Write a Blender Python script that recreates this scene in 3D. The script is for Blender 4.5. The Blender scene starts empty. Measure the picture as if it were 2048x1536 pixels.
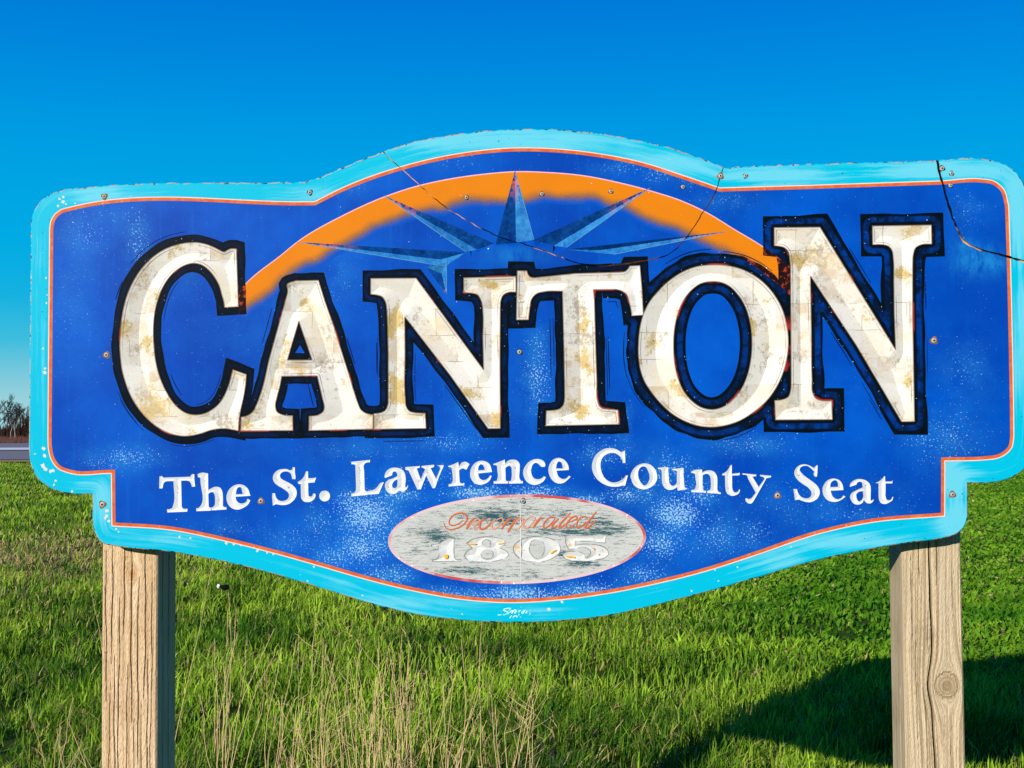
import bpy, math, random
import numpy as np
from mathutils import Matrix, Vector
from mathutils.geometry import delaunay_2d_cdt

random.seed(7)
RS = np.random.RandomState(11)
R = math.radians
S = bpy.context.scene
COL = S.collection

# ------------------------------------------------------------------ camera
FPX = 2500.0                       # focal length in photo pixels (photo is 2048 x 1536)
PITCH = math.atan(100 / FPX)
ROLL = R(-0.4)
CAM_H = 1.6
cam = bpy.data.objects.new('camera', bpy.data.cameras.new('camera'))
COL.objects.link(cam)
cam.location = (0, 0, CAM_H)
CM = Matrix.Rotation(math.pi / 2 + PITCH, 3, 'X') @ Matrix.Rotation(ROLL, 3, 'Z')
cam.rotation_euler = CM.to_euler()
cam.data.sensor_width = 36
cam.data.lens = 36 * FPX / 2048
cam.data.clip_end = 3000
S.camera = cam

# ------------------------------------------------------------------ sky, sun, exposure
SUN_EL, SUN_AZ = R(18.4), R(33.8)  # sun is behind the camera and to its left
SUN_DIR = Vector((-math.sin(SUN_AZ) * math.cos(SUN_EL), -math.cos(SUN_AZ) * math.cos(SUN_EL), math.sin(SUN_EL)))
W = bpy.data.worlds.new('World')
S.world = W
W.use_nodes = True
nt = W.node_tree
nt.nodes.clear()
sky = nt.nodes.new('ShaderNodeTexSky')
sky.sky_type = 'NISHITA'
sky.sun_disc = False
sky.sun_elevation = SUN_EL
sky.sun_rotation = math.atan2(SUN_DIR.x, SUN_DIR.y)
sky.altitude = 200
sky.air_density = 1.0
sky.dust_density = 0.3
sky.ozone_density = 4.0
hs = nt.nodes.new('ShaderNodeHueSaturation')
hs.inputs['Saturation'].default_value = 1.6
hs.inputs['Value'].default_value = 1.0
bg = nt.nodes.new('ShaderNodeBackground')
bg.inputs['Strength'].default_value = 0.095
wo = nt.nodes.new('ShaderNodeOutputWorld')
nt.links.new(sky.outputs[0], hs.inputs['Color'])
# the clear, deeply saturated spring sky: pale at the horizon, azure above, deeper overhead
tc = nt.nodes.new('ShaderNodeTexCoord')
sx = nt.nodes.new('ShaderNodeSeparateXYZ')
nt.links.new(tc.outputs['Generated'], sx.inputs[0])
cr = nt.nodes.new('ShaderNodeValToRGB')
nt.links.new(sx.outputs['Z'], cr.inputs['Fac'])
EXPO = 0.5
SKY_K = 0.095
_lin = lambda c: (c / 255) / 12.92 if c <= 10 else (((c / 255) + 0.055) / 1.055) ** 2.4
els = [(0.0, (165, 212, 224)), (0.028, (150, 208, 222)), (0.052, (105, 197, 221)), (0.072, (50, 188, 221)), (0.105, (0, 177, 224)), (0.15, (0, 171, 228)), (0.20, (0, 163, 228)), (0.235, (0, 154, 227)), (0.283, (0, 137, 223)), (0.335, (0, 120, 216)), (1.0, (0, 60, 150))]
while len(cr.color_ramp.elements) < len(els):
    cr.color_ramp.elements.new(0.5)
for e, (p, c) in zip(cr.color_ramp.elements, els):
    e.position = p
    e.color = (_lin(c[0]), _lin(c[1]), _lin(c[2]), 1)
vm = nt.nodes.new('ShaderNodeVectorMath')
vm.operation = 'SCALE'
vm.inputs['Scale'].default_value = 1.0 / (SKY_K * 2 ** EXPO)
nt.links.new(cr.outputs['Color'], vm.inputs[0])
mx = nt.nodes.new('ShaderNodeMix')
mx.data_type = 'RGBA'
mx.inputs[0].default_value = 0.93
nt.links.new(hs.outputs[0], mx.inputs[6])
nt.links.new(vm.outputs[0], mx.inputs[7])
nt.links.new(mx.outputs[2], bg.inputs['Color'])
nt.links.new(bg.outputs[0], wo.inputs['Surface'])

sun = bpy.data.objects.new('sun', bpy.data.lights.new('sun', 'SUN'))
COL.objects.link(sun)
sun.data.energy = 4.7
sun.data.angle = R(0.5)
sun.data.color = (1.0, 0.95, 0.87)
sun.rotation_euler = SUN_DIR.to_track_quat('Z', 'Y').to_euler()

S.view_settings.view_transform = 'Standard'
S.view_settings.look = 'None'
S.view_settings.exposure = EXPO
S.view_settings.gamma = 1.0
S.view_settings.use_curve_mapping = False

# ------------------------------------------------------------------ helpers
def px_ray(u, v):
    return CM @ Vector(((u - 1024) / FPX, -(v - 768) / FPX, -1.0))

def srgb(r, g, b):
    f = lambda c: (c / 255) / 12.92 if c <= 10 else (((c / 255) + 0.055) / 1.055) ** 2.4
    return (f(r), f(g), f(b), 1.0)

def mesh_obj(name, verts, faces, mats, parent=None, fmat=None, smooth=False):
    me = bpy.data.meshes.new(name)
    me.from_pydata([tuple(map(float, v)) for v in verts], [], [tuple(map(int, f)) for f in faces])
    for m in (mats if isinstance(mats, (list, tuple)) else [mats]):
        me.materials.append(m)
    if fmat is not None:
        me.polygons.foreach_set('material_index', np.asarray(fmat, dtype=np.int32))
    if smooth:
        me.polygons.foreach_set('use_smooth', np.ones(len(me.polygons), dtype=bool))
    me.update()
    o = bpy.data.objects.new(name, me)
    COL.objects.link(o)
    if parent is not None:
        o.parent = parent
    return o

def fattr(o, name, vals):
    a = o.data.attributes.new(name, 'FLOAT', 'POINT')
    a.data.foreach_set('value', np.asarray(vals, dtype=np.float32))

def tag(o, label=None, cat=None, group=None, kind=None):
    if label: o['label'] = label
    if cat: o['category'] = cat
    if group: o['group'] = group
    if kind: o['kind'] = kind
    return o

def empty(name, loc, rotz=0):
    o = bpy.data.objects.new(name, None)
    COL.objects.link(o)
    o.location = loc
    o.rotation_euler = (0, 0, rotz)
    o.empty_display_size = 0.2
    return o

class NT:
    """tiny wrapper round a material node tree"""
    def __init__(self, name, rough=0.6, spec=0.3):
        self.m = bpy.data.materials.new(name)
        self.m.use_nodes = True
        self.t = self.m.node_tree
        self.b = self.t.nodes['Principled BSDF']
        self.b.inputs['Roughness'].default_value = rough
        self.b.inputs['Specular IOR Level'].default_value = spec * 0.3
        self._co = None
    def n(self, typ, **kw):
        nd = self.t.nodes.new(typ)
        for k, v in kw.items():
            setattr(nd, k, v)
        return nd
    def lk(self, a, b):
        self.t.links.new(a, b)
    def put(self, sock, v):
        if isinstance(v, bpy.types.NodeSocket):
            self.lk(v, sock)
        else:
            sock.default_value = v
    def co(self):
        if self._co is None:
            self._co = self.n('ShaderNodeTexCoord').outputs['Object']
        return self._co
    def mapped(self, scale, rot=(0, 0, 0), loc=(0, 0, 0), src=None):
        mp = self.n('ShaderNodeMapping')
        mp.inputs['Scale'].default_value = scale
        mp.inputs['Rotation'].default_value = rot
        mp.inputs['Location'].default_value = loc
        self.lk(src or self.co(), mp.inputs['Vector'])
        return mp.outputs[0]
    def noise(self, scale, detail=3, rough=0.5, vec=None, dist=0.0):
        nd = self.n('ShaderNodeTexNoise')
        nd.inputs['Scale'].default_value = scale
        nd.inputs['Detail'].default_value = detail
        nd.inputs['Roughness'].default_value = rough
        nd.inputs['Distortion'].default_value = dist
        self.lk(vec or self.co(), nd.inputs['Vector'])
        return nd.outputs['Fac']
    def attr(self, name, color=False):
        nd = self.n('ShaderNodeAttribute', attribute_name=name)
        return nd.outputs['Color'] if color else nd.outputs['Fac']
    def math(self, op, a, b=0.0, c=None):
        nd = self.n('ShaderNodeMath', operation=op)
        self.put(nd.inputs[0], a)
        self.put(nd.inputs[1], b)
        if c is not None:
            self.put(nd.inputs[2], c)
        return nd.outputs[0]
    def step(self, x, lo, hi):
        nd = self.n('ShaderNodeMapRange', interpolation_type='SMOOTHSTEP')
        self.put(nd.inputs['Value'], x)
        self.put(nd.inputs['From Min'], lo)
        self.put(nd.inputs['From Max'], hi)
        return nd.outputs[0]
    def mix(self, fac, a, b):
        nd = self.n('ShaderNodeMix', data_type='RGBA')
        self.put(nd.inputs[0], fac)
        self.put(nd.inputs[6], a)
        self.put(nd.inputs[7], b)
        return nd.outputs[2]
    def color(self, c):
        self.put(self.b.inputs['Base Color'], c)
        return self.m
    def bump(self, h, strength=0.3, dist=0.002):
        nd = self.n('ShaderNodeBump')
        nd.inputs['Strength'].default_value = strength
        nd.inputs['Distance'].default_value = dist
        self.lk(h, nd.inputs['Height'])
        self.lk(nd.outputs[0], self.b.inputs['Normal'])

# ------------------------------------------------------------------ materials
CYAN = (0.0005, 0.335, 0.46, 1)
WHITE = (0.80, 0.82, 0.84, 1)

def mat_board():
    k = NT('weathered_blue_paint', 0.38, 0.08)
    big = k.noise(3.2, 4, 0.6)
    c = k.mix(k.step(big, 0.35, 0.7), (0.0001, 0.034, 0.265, 1), (0.0002, 0.066, 0.37, 1))
    # rubbed areas: the blue pales a little, then breaks into white speckle
    wear = k.attr('wear')
    c = k.mix(k.math('MULTIPLY', k.math('MULTIPLY', wear, k.step(k.noise(11, 4, 0.7), 0.25, 0.70)), 0.80), c, (0.016, 0.17, 0.41, 1))
    c = k.mix(k.math('MULTIPLY', k.attr('fade'), k.step(k.noise(14, 5, 0.75, k.mapped((2.2, 1, 1))), 0.30, 0.62)), c, (0.012, 0.21, 0.45, 1))
    sp = k.noise(215, 3, 0.65)
    patch = k.noise(26, 3, 0.6)
    w2 = k.math('MULTIPLY_ADD', k.math('SUBTRACT', patch, 0.5), 0.55, wear)
    thr = k.math('MULTIPLY_ADD', w2, -0.22, 0.705)
    m = k.step(k.math('SUBTRACT', sp, thr), 0.0, 0.035)
    c = k.mix(k.math('MULTIPLY', m, 0.85), c, (0.24, 0.42, 0.58, 1))
    # stray white dots
    dot = k.noise(150, 1, 0.4)
    c = k.mix(k.step(dot, 0.785, 0.81), c, (0.40, 0.55, 0.68, 1))
    # faint rain streaks running down the face
    rs_ = k.noise(1, 4, 0.7, k.mapped((38, 38, 1.6)))
    c = k.mix(k.math('MULTIPLY', k.step(rs_, 0.56, 0.74), 0.30), c, (0.002, 0.10, 0.40, 1))
    k.bump(k.noise(120, 3), 0.12, 0.001)
    return k.color(c)

def mat_border():
    k = NT('faded_cyan_paint', 0.38, 0.08)
    c = CYAN
    cmb = k.n('ShaderNodeCombineXYZ')
    for i_, (an_, sc_) in enumerate((('ring_x', 3.2), ('ring_y', 3.2), ('ring_d', 105.0))):
        k.lk(k.math('MULTIPLY', k.attr(an_), sc_), cmb.inputs[i_])
    st = k.noise(1, 5, 0.7, cmb.outputs[0])
    blot = k.noise(4.0, 3, 0.6)
    f = k.math('MULTIPLY_ADD', k.attr('wear'), 0.32, k.math('MULTIPLY_ADD', blot, 0.35, k.math('MULTIPLY', st, 0.65)))
    c = k.mix(k.math('MULTIPLY', k.step(f, 0.51, 0.73), 0.70), c, (0.13, 0.44, 0.52, 1))
    sp = k.noise(240, 2, 0.6)
    c = k.mix(k.step(sp, 0.735, 0.76), c, (0.62, 0.78, 0.84, 1))
    pit = k.noise(110, 2, 0.5, k.mapped((1, 1, 1), loc=(3, 1, 2)))
    pm = k.math('MULTIPLY', k.step(pit, 0.70, 0.72), k.step(k.noise(6, 2), 0.46, 0.55))
    c = k.mix(pm, c, (0.01, 0.05, 0.08, 1))
    k.bump(k.noise(90, 4), 0.15, 0.001)
    return k.color(c)

def mat_edge():
    k = NT('chipped_board_edge', 0.8, 0.1)
    a = k.noise(38, 4, 0.7)
    c = k.mix(k.step(a, 0.47, 0.53), CYAN, (0.36, 0.24, 0.12, 1))
    b = k.noise(55, 3, 0.6, k.mapped((1, 1, 1), loc=(5, 0, 1)))
    c = k.mix(k.step(b, 0.55, 0.59), c, (0.02, 0.02, 0.02, 1))
    d = k.noise(45, 3, 0.6, k.mapped((1, 1, 1), loc=(1, 7, 3)))
    c = k.mix(k.step(d, 0.65, 0.69), c, (0.4, 0.5, 0.52, 1))
    return k.color(c)

def mat_side():
    k = NT('raw_board_side', 0.9, 0.05)
    return k.color(k.mix(k.noise(30, 4), (0.03, 0.22, 0.33, 1), (0.20, 0.16, 0.10, 1)))

def mat_stripe():
    k = NT('orange_stripe_paint', 0.38, 0.08)
    a = k.noise(40, 4, 0.65)
    c = k.mix(k.step(a, 0.35, 0.7), (0.47, 0.070, 0.014, 1), (0.50, 0.14, 0.032, 1))
    c = k.mix(k.step(k.noise(160, 2), 0.70, 0.74), c, (0.75, 0.55, 0.45, 1))
    return k.color(c)

def mat_plain(name, c, rough=0.6, spec=0.2, var=0.25, scale=60):
    k = NT(name, rough, spec)
    d = tuple(x * (1 - var) for x in c[:3]) + (1,)
    return k.color(k.mix(k.noise(scale, 3), d, c))

def mat_arc():
    k = NT('sprayed_orange_paint', 0.38, 0.08)
    f = k.attr('arc')
    cloud = k.noise(22, 3, 0.5)
    grit = k.noise(420, 2, 0.7)
    v = k.math('MULTIPLY_ADD', k.math('SUBTRACT', cloud, 0.5), 0.38, f)
    v = k.math('MULTIPLY_ADD', k.math('SUBTRACT', grit, 0.5), 0.75, v)
    mid = k.step(v, 0.10, 0.60)
    full = k.step(v, 0.32, 1.0)
    org = k.mix(k.noise(7, 3), (0.50, 0.128, 0.003, 1), (0.54, 0.165, 0.005, 1))
    c = k.mix(mid, (0.0002, 0.055, 0.32, 1), (0.13, 0.075, 0.035, 1))
    c = k.mix(full, c, org)
    c = k.mix(k.step(k.noise(150, 1), 0.775, 0.80), c, (0.7, 0.75, 0.8, 1))
    return k.color(c)

def mat_outline(red=False):
    k = NT('red_black_outline_paint' if red else 'brushed_black_outline_paint', 0.34, 0.06)
    u = k.attr('ring')
    hol = k.attr('hollow')
    n1 = k.noise(26, 5, 0.75)
    n2 = k.noise(8, 3, 0.6, k.mapped((1, 1, 1), loc=(4, 2, 0)))
    mid = k.math('MULTIPLY', k.step(u, 0.20, 0.38), k.math('SUBTRACT', 1.0, k.step(u, 0.66, 0.82)))
    brk = k.step(k.math('ADD', k.math('MULTIPLY', n1, 0.7), k.math('MULTIPLY', n2, 0.5)), 0.52, 0.70)
    f = k.math('MULTIPLY', mid, k.math('MULTIPLY', k.math('ADD', hol, 0.10), k.math('MULTIPLY_ADD', brk, 0.9, 0.10)))
    if red:
        c = k.mix(k.step(k.noise(60, 4, 0.7), 0.50, 0.64), (0.010, 0.004, 0.004, 1), (0.30, 0.035, 0.018, 1))
    else:
        base = k.mix(k.noise(30, 4), (0.0008, 0.0014, 0.0022, 1), (0.002, 0.006, 0.009, 1))
        c = k.mix(f, base, (0.0003, 0.030, 0.20, 1))
    rim = k.math('MULTIPLY', k.math('SUBTRACT', 1.0, k.step(u, 0.06, 0.16)), k.step(k.noise(11, 3), 0.56, 0.63))
    c = k.mix(k.math('MULTIPLY', rim, 0.9), c, (0.26, 0.018, 0.014, 1))
    c = k.mix(k.step(k.noise(180, 1), 0.735, 0.77), c, (0.25, 0.36, 0.42, 1))
    return k.color(c)

def mat_letter():
    k = NT('worn_gold_leaf_letter', 0.55, 0.3)
    d = k.attr('groove')
    big = k.noise(9, 4, 0.6)
    c = k.mix(big, (0.57, 0.535, 0.48, 1), (0.66, 0.615, 0.53, 1))
    # gold leaf squares: faint seams and a change of tone from leaf to leaf
    br = k.n('ShaderNodeTexBrick')
    br.offset = 0.5
    k.lk(k.mapped((1, 1, 1), rot=(R(90), 0, 0)), br.inputs['Vector'])
    br.inputs['Color1'].default_value = (0, 0, 0, 1)
    br.inputs['Color2'].default_value = (1, 1, 1, 1)
    br.inputs['Mortar'].default_value = (0.5, 0.5, 0.5, 1)
    br.inputs['Scale'].default_value = 1.0
    br.inputs['Mortar Size'].default_value = 0.0010
    br.inputs['Brick Width'].default_value = 0.105
    br.inputs['Row Height'].default_value = 0.066
    leaf = k.n('ShaderNodeSeparateColor')
    k.lk(br.outputs['Color'], leaf.inputs[0])
    c = k.mix(k.math('MULTIPLY', leaf.outputs[0], 0.55), c, (0.46, 0.42, 0.36, 1))
    tan = k.math('MULTIPLY', k.step(leaf.outputs[0], 0.55, 0.95), k.step(k.noise(26, 5, 0.75, k.mapped((1, 1, 1), loc=(6, 2, 7))), 0.44, 0.60))
    c = k.mix(k.math('MULTIPLY', tan, 0.65), c, (0.40, 0.285, 0.15, 1))
    seam = k.math('MULTIPLY', br.outputs['Fac'], k.step(k.noise(14, 2), 0.48, 0.62))
    c = k.mix(k.math('MULTIPLY', seam, 0.75), c, (0.22, 0.18, 0.13, 1))
    # scratchy grime, thickest along the valley line
    g = k.noise(95, 6, 0.8)
    gp = k.noise(10, 3, 0.6, k.mapped((1, 1, 1), loc=(2, 5, 1)))
    val = k.step(d, 0.35, 0.95)
    gm = k.step(k.math('MULTIPLY_ADD', val, 0.035, k.math('MULTIPLY_ADD', gp, 0.55, k.math('MULTIPLY', g, 0.5))), 0.565, 0.65)
    c = k.mix(k.math('MULTIPLY', gm, 0.75), c, (0.24, 0.19, 0.125, 1))
    # what is left of the gold: small torn patches
    go = k.noise(85, 6, 0.85, k.mapped((1, 1, 1), loc=(8, 1, 4)))
    gz = k.noise(11, 2, 0.5, k.mapped((1, 1, 1), loc=(1, 1, 9)))
    gl = k.step(k.math('MULTIPLY_ADD', gz, 0.75, k.math('MULTIPLY', go, 0.5)), 0.695, 0.75)
    c = k.mix(k.math('MULTIPLY', gl, 0.85), c, (0.42, 0.29, 0.08, 1))
    gl2 = k.step(k.noise(150, 4, 0.8, k.mapped((1, 1, 1), loc=(8, 8, 4))), 0.56, 0.62)
    c = k.mix(k.math('MULTIPLY', k.math('MULTIPLY', gl2, gl), 0.85), c, (0.16, 0.12, 0.015, 1))
    warm = k.step(k.noise(7, 2, 0.5, k.mapped((1, 1, 1), loc=(4, 4, 4))), 0.52, 0.66)
    c = k.mix(k.math('MULTIPLY', warm, 0.35), c, (0.60, 0.47, 0.27, 1))
    fine = k.noise(300, 2, 0.7)
    c = k.mix(k.math('MULTIPLY', k.step(fine, 0.66, 0.70), 0.6), c, (0.14, 0.11, 0.08, 1))
    # dark hairline where the carving starts, and a scratchy second line inside it
    c = k.mix(k.math('MULTIPLY', k.math('SUBTRACT', 1, k.step(d, 0.015, 0.055)), 0.75), c, (0.10, 0.035, 0.025, 1))
    l2 = k.math('MULTIPLY', k.step(d, 0.085, 0.11), k.math('SUBTRACT', 1, k.step(d, 0.12, 0.145)))
    c = k.mix(k.math('MULTIPLY', k.math('MULTIPLY', l2, k.step(k.noise(7, 3), 0.45, 0.6)), 0.7), c, (0.06, 0.05, 0.06, 1))
    k.bump(k.noise(140, 4, 0.7), 0.25, 0.0015)
    return k.color(c)

def mat_text():
    k = NT('white_text_paint', 0.55, 0.25)
    d = k.attr('groove')
    c = k.mix(k.noise(20, 3), (0.44, 0.44, 0.43, 1), (0.58, 0.59, 0.59, 1))
    v = k.math('MULTIPLY', k.step(d, 0.62, 0.85), k.step(k.noise(120, 3, 0.7), 0.60, 0.66))
    c = k.mix(k.math('MULTIPLY', v, 0.85), c, (0.13, 0.10, 0.07, 1))
    e = k.math('MULTIPLY', k.math('SUBTRACT', 1, k.step(d, 0.0, 0.35)), k.step(k.noise(50, 3, 0.7), 0.60, 0.66))
    c = k.mix(k.math('MULTIPLY', e, 0.8), c, (0.02, 0.20, 0.55, 1))
    return k.color(c)

def mat_plaque():
    k = NT('rubbed_white_over_dark_paint', 0.65, 0.2)
    bare = k.attr('bare')
    st = k.noise(1, 6, 0.75, k.mapped((22, 22, 190)))
    st2 = k.noise(1, 4, 0.75, k.mapped((70, 70, 420)))
    f = k.math('MULTIPLY_ADD', st, 0.62, k.math('MULTIPLY', st2, 0.45))
    f = k.math('MULTIPLY_ADD', bare, 0.17, f)
    f = k.math('MULTIPLY_ADD', k.math('SUBTRACT', k.noise(420, 2, 0.7), 0.5), 0.28, f)
    m = k.step(f, 0.545, 0.69)
    wh = k.mix(k.noise(12, 3), (0.33, 0.33, 0.305, 1), (0.46, 0.455, 0.415, 1))
    c = k.mix(m, wh, (0.018, 0.065, 0.075, 1))
    return k.color(c)

def mat_digit():
    k = NT('worn_white_digit', 0.6, 0.2)
    d = k.attr('groove')
    c = k.mix(k.noise(60, 3), (0.45, 0.45, 0.43, 1), (0.54, 0.535, 0.50, 1))
    gold = k.step(k.math('MULTIPLY_ADD', k.noise(30, 2, 0.5), 0.6, k.math('MULTIPLY', k.noise(160, 4), 0.4)), 0.595, 0.63)
    c = k.mix(k.math('MULTIPLY', gold, 0.8), c, (0.72, 0.34, 0.04, 1))
    l = k.math('SUBTRACT', 1, k.step(d, 0.05, 0.22))
    c = k.mix(k.math('MULTIPLY', l, k.math('MULTIPLY', k.step(k.noise(30, 2), 0.36, 0.5), 0.85)), c, (0.05, 0.07, 0.07, 1))
    c = k.mix(k.math('MULTIPLY', k.step(k.noise(210, 2), 0.66, 0.70), 0.6), c, (0.15, 0.13, 0.10, 1))
    return k.color(c)

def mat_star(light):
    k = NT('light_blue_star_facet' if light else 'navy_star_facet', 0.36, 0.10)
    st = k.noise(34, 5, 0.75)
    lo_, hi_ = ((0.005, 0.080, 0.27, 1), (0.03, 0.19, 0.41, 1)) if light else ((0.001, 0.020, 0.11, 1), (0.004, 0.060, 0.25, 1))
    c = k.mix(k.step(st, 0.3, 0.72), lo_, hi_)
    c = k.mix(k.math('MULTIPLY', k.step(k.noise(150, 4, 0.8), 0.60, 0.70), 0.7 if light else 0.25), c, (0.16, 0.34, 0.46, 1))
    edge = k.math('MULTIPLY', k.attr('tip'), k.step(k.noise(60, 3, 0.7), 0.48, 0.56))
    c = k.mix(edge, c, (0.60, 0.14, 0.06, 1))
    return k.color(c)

def mat_wood(name, lightc, darkc, stain, knotc):
    k = NT(name, 0.8, 0.12)
    gu, kn = k.attr('grain_u'), k.attr('knot')
    sep = k.n('ShaderNodeSeparateXYZ')
    k.lk(k.co(), sep.inputs[0])
    cmb = k.n('ShaderNodeCombineXYZ')
    k.lk(k.math('MULTIPLY', gu, 230.0), cmb.inputs[0])
    k.lk(k.math('MULTIPLY', sep.outputs[1], 230.0), cmb.inputs[1])
    k.lk(k.math('MULTIPLY', sep.outputs[2], 2.6), cmb.inputs[2])
    fine = k.noise(1, 5, 0.65, cmb.outputs[0], 0.3)
    cmb2 = k.n('ShaderNodeCombineXYZ')
    k.lk(k.math('MULTIPLY', gu, 34.0), cmb2.inputs[0])
    k.lk(k.math('MULTIPLY', sep.outputs[1], 34.0), cmb2.inputs[1])
    k.lk(k.math('MULTIPLY', sep.outputs[2], 1.1), cmb2.inputs[2])
    broad = k.noise(1, 3, 0.5, cmb2.outputs[0])
    c = k.mix(k.step(fine, 0.36, 0.60), darkc, lightc)
    c = k.mix(k.math('MULTIPLY', k.step(broad, 0.45, 0.72), 0.55), c, stain)
    c = k.mix(k.math('MULTIPLY', k.step(k.noise(7, 5, 0.65), 0.48, 0.70), 0.5), c, darkc)
    kr = k.noise(1, 4, 0.6, k.mapped((60, 60, 60)))
    c = k.mix(k.math('MULTIPLY', kn, k.math('MULTIPLY_ADD', kr, 0.8, 0.4)), c, knotc)
    c = k.mix(k.attr('crack'), c, (0.012, 0.008, 0.005, 1))
    k.bump(fine, 0.55, 0.0025)
    return k.color(c)

def mat_blade():
    k = NT('grass_blade', 0.5, 0.25)
    c = k.attr('tint', True)
    k.put(k.b.inputs['Base Color'], c)
    tr = k.n('ShaderNodeBsdfTranslucent')
    k.lk(c, tr.inputs['Color'])
    mx = k.n('ShaderNodeMixShader')
    mx.inputs[0].default_value = 0.42
    k.lk(k.b.outputs[0], mx.inputs[1])
    k.lk(tr.outputs[0], mx.inputs[2])
    k.lk(mx.outputs[0], k.t.nodes['Material Output'].inputs['Surface'])
    return k.m

def mat_soil():
    k = NT('turf_soil', 0.95, 0.05)
    c = k.mix(k.noise(1.2, 5, 0.7), (0.020, 0.058, 0.005, 1), (0.050, 0.080, 0.012, 1))
    c = k.mix(k.step(k.noise(18, 4, 0.7), 0.58, 0.72), c, (0.06, 0.055, 0.020, 1))
    return k.color(c)

M_BOARD, M_BORDER, M_EDGE, M_SIDE = mat_board(), mat_border(), mat_edge(), mat_side()
M_STRIPE = mat_stripe()
M_STRIPE2 = mat_plain('pale_stripe_edge', (0.82, 0.50, 0.46, 1), 0.6, 0.2, 0.35, 30)
M_ARC, M_OUT, M_OUTR = mat_arc(), mat_outline(), mat_outline(True)
M_LET, M_TXT, M_PLAQ, M_DIG, M_STAR, M_STARL = mat_letter(), mat_text(), mat_plaque(), mat_digit(), mat_star(False), mat_star(True)
M_RING = NT('flaking_pink_red_ring', 0.6, 0.2)
_c = M_RING.mix(M_RING.step(M_RING.noise(6, 3, 0.6), 0.46, 0.62), (0.52, 0.36, 0.35, 1), (0.38, 0.05, 0.04, 1))
M_RING = M_RING.color(M_RING.mix(M_RING.step(M_RING.noise(90, 3), 0.62, 0.68), _c, (0.80, 0.78, 0.76, 1)))
M_CHIP = mat_plain('bare_primer_chip', (0.62, 0.60, 0.55, 1), 0.8, 0.1, 0.45, 160)
M_CRACK = NT('torn_board_core', 0.95, 0.0)
M_CRACK = M_CRACK.color(M_CRACK.mix(M_CRACK.step(M_CRACK.noise(9, 3), 0.46, 0.54), (0.006, 0.005, 0.005, 1), (0.50, 0.28, 0.10, 1)))
M_SCRIPT = mat_plain('orange_script_paint', (0.46, 0.115, 0.045, 1), 0.55, 0.2, 0.25, 120)
M_SCRIPT2 = mat_plain('pale_script_core', (0.52, 0.24, 0.15, 1), 0.55, 0.2, 0.2, 120)
M_SIGN = mat_plain('thin_white_brush_paint', (0.62, 0.82, 0.88, 1), 0.55, 0.2, 0.25, 200)
M_PEARL = mat_plain('arc_pink_edge', (0.78, 0.36, 0.40, 1), 0.5, 0.2, 0.3, 60)
M_RUST = mat_plain('rust_stain', (0.30, 0.12, 0.025, 1), 0.8, 0.2, 0.8, 90)
M_DARK = mat_plain('screw_recess', (0.012, 0.010, 0.008, 1), 0.8, 0.1, 0.3, 90)
M_SCREW = mat_plain('zinc_screw_head', (0.36, 0.33, 0.28, 1), 0.4, 0.5, 0.3, 300)
M_WOODL = mat_wood('tan_post_wood', (0.60, 0.445, 0.275, 1), (0.40, 0.25, 0.12, 1), (0.49, 0.32, 0.18, 1), (0.42, 0.20, 0.07, 1))
M_WOODR = mat_wood('grey_tan_post_wood', (0.52, 0.405, 0.255, 1), (0.23, 0.16, 0.085, 1), (0.42, 0.335, 0.23, 1), (0.20, 0.135, 0.07, 1))
M_BLADE, M_SOIL = mat_blade(), mat_soil()
M_STALK = mat_plain('dry_stalk', (0.70, 0.50, 0.24, 1), 0.8, 0.1, 0.45, 30)
M_STALK2 = mat_plain('grey_twig', (0.20, 0.15, 0.10, 1), 0.85, 0.1, 0.5, 30)
M_FLUFF = mat_plain('white_seed_fluff', (0.75, 0.75, 0.72, 1), 0.9, 0.0, 0.2, 60)
M_BLACK = mat_plain('black_dead_bloom', (0.008, 0.008, 0.007, 1), 0.8, 0.1, 0.4, 60)
M_ASPH = NT('worn_asphalt', 0.9, 0.1)
M_ASPH = M_ASPH.color(M_ASPH.mix(M_ASPH.noise(0.4, 6, 0.7), (0.16, 0.15, 0.16, 1), (0.23, 0.22, 0.23, 1)))
M_LINE = mat_plain('road_line_paint', (0.70, 0.70, 0.68, 1), 0.8, 0.1, 0.2, 2)
M_VERGE = mat_plain('dry_verge', (0.38, 0.26, 0.12, 1), 0.95, 0.0, 0.4, 2)
M_BARK = mat_plain('bare_tree_bark', (0.075, 0.062, 0.055, 1), 0.9, 0.1, 0.4, 3)
M_BARKP = mat_plain('pale_birch_bark', (0.50, 0.45, 0.40, 1), 0.9, 0.1, 0.3, 3)
M_BRUSH = mat_plain('leafless_brush', (0.034, 0.020, 0.017, 1), 0.95, 0.0, 0.6, 0.8)

# ------------------------------------------------------------------ the sign's own frame
YAW = R(4.2)                       # its right end stands a little nearer
_o = px_ray(1040, 868)
SIGN_O = Vector((0, 0, CAM_H)) + _o * (3.1 / _o.y)
XA = Vector((math.cos(YAW), -math.sin(YAW), 0))
YA = Vector((math.sin(YAW), math.cos(YAW), 0))      # into the board
town_sign = empty('town_sign', (SIGN_O.x, SIGN_O.y, 0.0), -YAW)
tag(town_sign, 'large weathered blue and cyan carved sign reading CANTON on two square timber posts', 'town sign')

def loc(u, v, y=0.0):
    """photo trace -> sign-local x, z on the plane at local depth y"""
    d = px_ray(u, v)
    rel = SIGN_O - Vector((0, 0, CAM_H)) + YA * y
    t = rel.dot(YA) / d.dot(YA)
    p = d * t - (SIGN_O - Vector((0, 0, CAM_H)))
    return (p.dot(XA), p.z + SIGN_O.z)

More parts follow.
